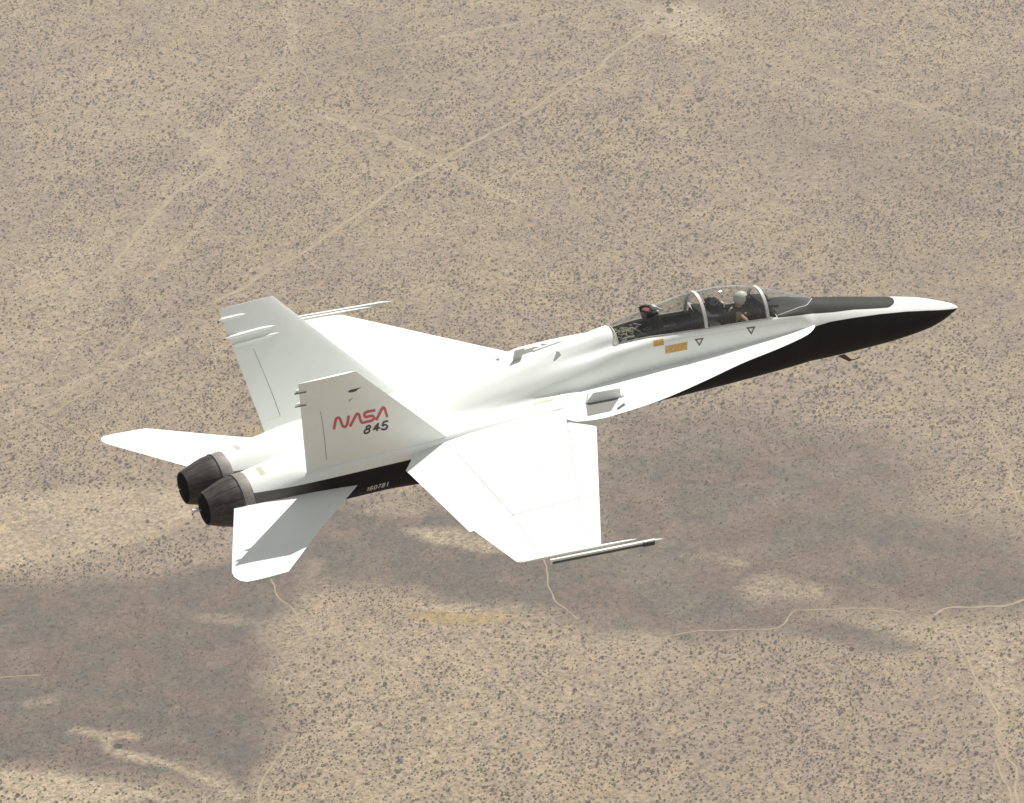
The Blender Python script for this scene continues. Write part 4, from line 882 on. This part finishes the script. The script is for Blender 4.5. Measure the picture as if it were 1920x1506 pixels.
inv = (np.stack([X_, Y_, Z_], 1) - CAM) @ R.T; sx_ = 960 + FPX * inv[:, 0] / inv[:, 2]; sy_ = 753 + FPX * inv[:, 1] / inv[:, 2]
vis = (sx_ > 5) & (sx_ < 1915) & (sy_ > 5) & (sy_ < 1500)
score = np.where(vis, sz / dist, 0); order = np.argsort(-score); single = set(order[:292].tolist())
VV = []; FF = []; off = 0
rot_ = rng.uniform(0, 2 * math.pi, len(u)); fl = rng.uniform(.65, 1.0, len(u)); st_ = rng.uniform(.85, 1.15, len(u))
for pi in range(8):
    idx = np.array([i for i in range(len(u)) if i % 8 == pi and i not in single]); pv, pf = PROTO[pi]
    c_, s_ = np.cos(rot_[idx])[:, None], np.sin(rot_[idx])[:, None]; k_ = sz[idx][:, None]; ax_ = pv[None, :, 0] * st_[idx][:, None]; ay = pv[None, :, 1]
    x = (ax_ * c_ - ay * s_) * k_ + X_[idx][:, None]; y = (ax_ * s_ + ay * c_) * k_ + Y_[idx][:, None]; z = pv[None, :, 2] * k_ * fl[idx][:, None] + Z_[idx][:, None]
    VV.append(np.stack([x, y, z], -1).reshape(-1, 3)); FF.append((pf[None] + (np.arange(len(idx)) * len(pv))[:, None, None] + off).reshape(-1, 3)); off += len(idx) * len(pv)
NO = 800000; uo = rng.uniform(-690, 690, NO); vo_ = rng.uniform(-800, 1150, NO); hwo = 300 * (1 + vo_ / 2590) + 60
ko = ~((np.abs(uo) < hwo) & (vo_ > -560) & (vo_ < 860)); uo, vo_ = uo[ko], vo_[ko]; dko, lto, yeo = soil(uo, vo_)
po = np.clip((fbm(uo, vo_, 70, 301, 4, .6) * .5 + fbm(uo, vo_, 22, 311, 3) * .5 - .27) * 2.8, .34, 1) * (1 - .35 * dko) * (1 - .6 * lto); ko = rng.random(len(uo)) < po * OUT; uo, vo_, dko = uo[ko], vo_[ko], dko[ko]
szo = np.clip(rng.lognormal(math.log(.60), .36, len(uo)) * (1 - .2 * dko), .3, 1.6); xo, yo = to_world(uo, vo_); zo = GZ + height(uo, vo_) - .03; ro = rng.uniform(0, 6.28, len(uo))
LP = [shrub_proto(950 + i, 9) for i in range(3)]
for pi in range(3):
    pv, pf = LP[pi]; pf = pf[:9]; pv = pv[:pf.max() + 1].copy(); pv[:, :2] *= 1.15; i_ = np.arange(pi, len(uo), 3); c_, s_ = np.cos(ro[i_])[:, None], np.sin(ro[i_])[:, None]; k_ = szo[i_][:, None]
    x = (pv[None, :, 0] * c_ - pv[None, :, 1] * s_) * k_ + xo[i_][:, None]; y = (pv[None, :, 0] * s_ + pv[None, :, 1] * c_) * k_ + yo[i_][:, None]; z = pv[None, :, 2] * k_ * .85 + zo[i_][:, None]
    VV.append(np.stack([x, y, z], -1).reshape(-1, 3)); FF.append((pf[None] + (np.arange(len(i_)) * len(pv))[:, None, None] + off).reshape(-1, 3)); off += len(i_) * len(pv)
print('SHRUBS inner', len(u), 'outer', len(uo))
me = fast_mesh('desert_scrub', np.concatenate(VV) - np.array([G0[0], G0[1], GZ]), np.concatenate(FF)); me.materials.append(m_sh)
sc = bpy.data.objects.new('desert_scrub', me); COL.objects.link(sc); sc.location = (G0[0], G0[1], GZ); sc['kind'] = 'stuff'; sc['label'] = 'thousands of small grey brown shrubs dotting the desert floor'; sc['category'] = 'scrub'
pm = []
for pi in range(8):
    m1 = fast_mesh('desert_shrub', PROTO[pi][0], PROTO[pi][1]); m1.materials.append(m_sh); pm.append(m1)
for i in sorted(single):
    o = bpy.data.objects.new('desert_shrub', pm[i % 8]); COL.objects.link(o); o.location = (X_[i], Y_[i], Z_[i]); o.rotation_euler = (0, 0, rot_[i]); o.scale = (sz[i] * st_[i], sz[i], sz[i] * fl[i])
    o['label'] = 'one of the largest grey brown shrubs among the smaller scrub on the desert floor'; o['category'] = 'shrub'; o['group'] = 'largest shrubs on the desert floor'
# a few dark bushy trees and long thickets that stand out
m_tree, t, b = mat('tree_foliage', (.045, .055, .035), .85, spec=.15); m_bark, t, b = mat('bark', (.12, .09, .065), .9)
def tree(px, py, w_, h, label, grp=None, stretch=1., ang=0.):
    gu = G(px, py); x, y = to_world(*gu); z = GZ + float(height(np.array(gu[0]), np.array(gu[1])))
    e = empty('desert_tree', (x, y, z)); e['label'] = label; e['category'] = 'tree'
    if grp: e['group'] = grp
    r_ = np.random.default_rng(int(px * 7 + py)); mb = MB(); mb.tube([(0, 0, 0), (.05, .03, h * .3), (.0, .1, h * .62)], [.16, .12, .05], 7)
    for k in range(5): a = k * 1.3; mb.tube([(.02, .02, h * .25), (w_ * .3 * math.cos(a) * stretch, w_ * .3 * math.sin(a), h * .6)], [.07, .03], 5)
    mb.build('trunk', m_bark, e); V = []; F = []
    for k in range(520):
        a = r_.uniform(0, 6.283); el = math.asin(r_.uniform(-.6, 1)); rr = r_.uniform(.45, 1)**.6 * (1 + .25 * math.sin(3 * a + 2 * el) + .15 * math.sin(7 * a)); c = np.array([rr * math.cos(a) * math.cos(el) * w_ / 2 * stretch, rr * math.sin(a) * math.cos(el) * w_ / 2, h * .58 + h * .4 * rr * math.sin(el)])
        c[:2] = [c[0] * math.cos(ang) - c[1] * math.sin(ang), c[0] * math.sin(ang) + c[1] * math.cos(ang)]
        d1 = r_.normal(size=3); d1 /= np.linalg.norm(d1); d2 = np.cross(d1, r_.normal(size=3)); d2 /= np.linalg.norm(d2); s_ = r_.uniform(.12, .28); o = len(V); V += [c + d1 * s_, c + d2 * s_, c - d1 * s_, c - d2 * s_]; F.append((o, o + 1, o + 2, o + 3))
    link('crown', V, F, m_tree, e, smooth=False)
tree(1253, 14, 2.6, 2.9, 'dark round tree on pale bare sand at the top edge, the farther of two')
tree(1257, 25, 3.7, 1.9, 'dark low spreading tree on pale bare sand, just below a rounder one', None, 1.2, math.atan2(e1[1], e1[0]))
tree(979, 228, 2.0, 2.6, 'dark upright bush beside the end of the pale diagonal dirt track')
tree(1313, 193, 3.4, 1.6, 'dark low bush east of a thin horizontal line of brush in the upper scrub', None, 1.3, math.atan2(e1[1], e1[0]))
tree(165, 207, 2.0, 3.0, 'dark slanting bush at the bend of a faint path in the upper left')
tree(1236, 47, 2.2, 1.2, 'small dark bush on the pale track near the two trees')
tree(1598, 1226, 2.2, 1.3, 'small dark bush standing alone just above a bare sandy patch in the lower right')
tree(223, 1406, 3.0, 1.3, 'dark flat bush inside the pale sandy wash in the lower left', None, 1.5, math.atan2(e1[1], e1[0]))

# ------------------------------------------------------------------ the dusty air between the jet and the floor
mb = MB(); c0_, c1_ = to_world(0, 8000); mb.box((c0_, c1_, (GZ - 60 + 62) / 2), (24000, 24000, (62 - GZ + 60) / 2))
m_hz = bpy.data.materials.new('dusty_air'); m_hz.use_nodes = True; t = m_hz.node_tree
for n in list(t.nodes): t.nodes.remove(n)
o = nd(t, 'ShaderNodeOutputMaterial'); pv = nd(t, 'ShaderNodeVolumePrincipled'); pv.inputs['Color'].default_value = (.97, .93, .87, 1); pv.inputs['Density'].default_value = HAZE; pv.inputs['Anisotropy'].default_value = .2
t.links.new(pv.outputs[0], o.inputs['Volume'])
hz = mb.build('haze', m_hz, None, smooth=False); hz['kind'] = 'stuff'; hz['label'] = 'thin dusty haze filling the air over the desert'; hz['category'] = 'haze'
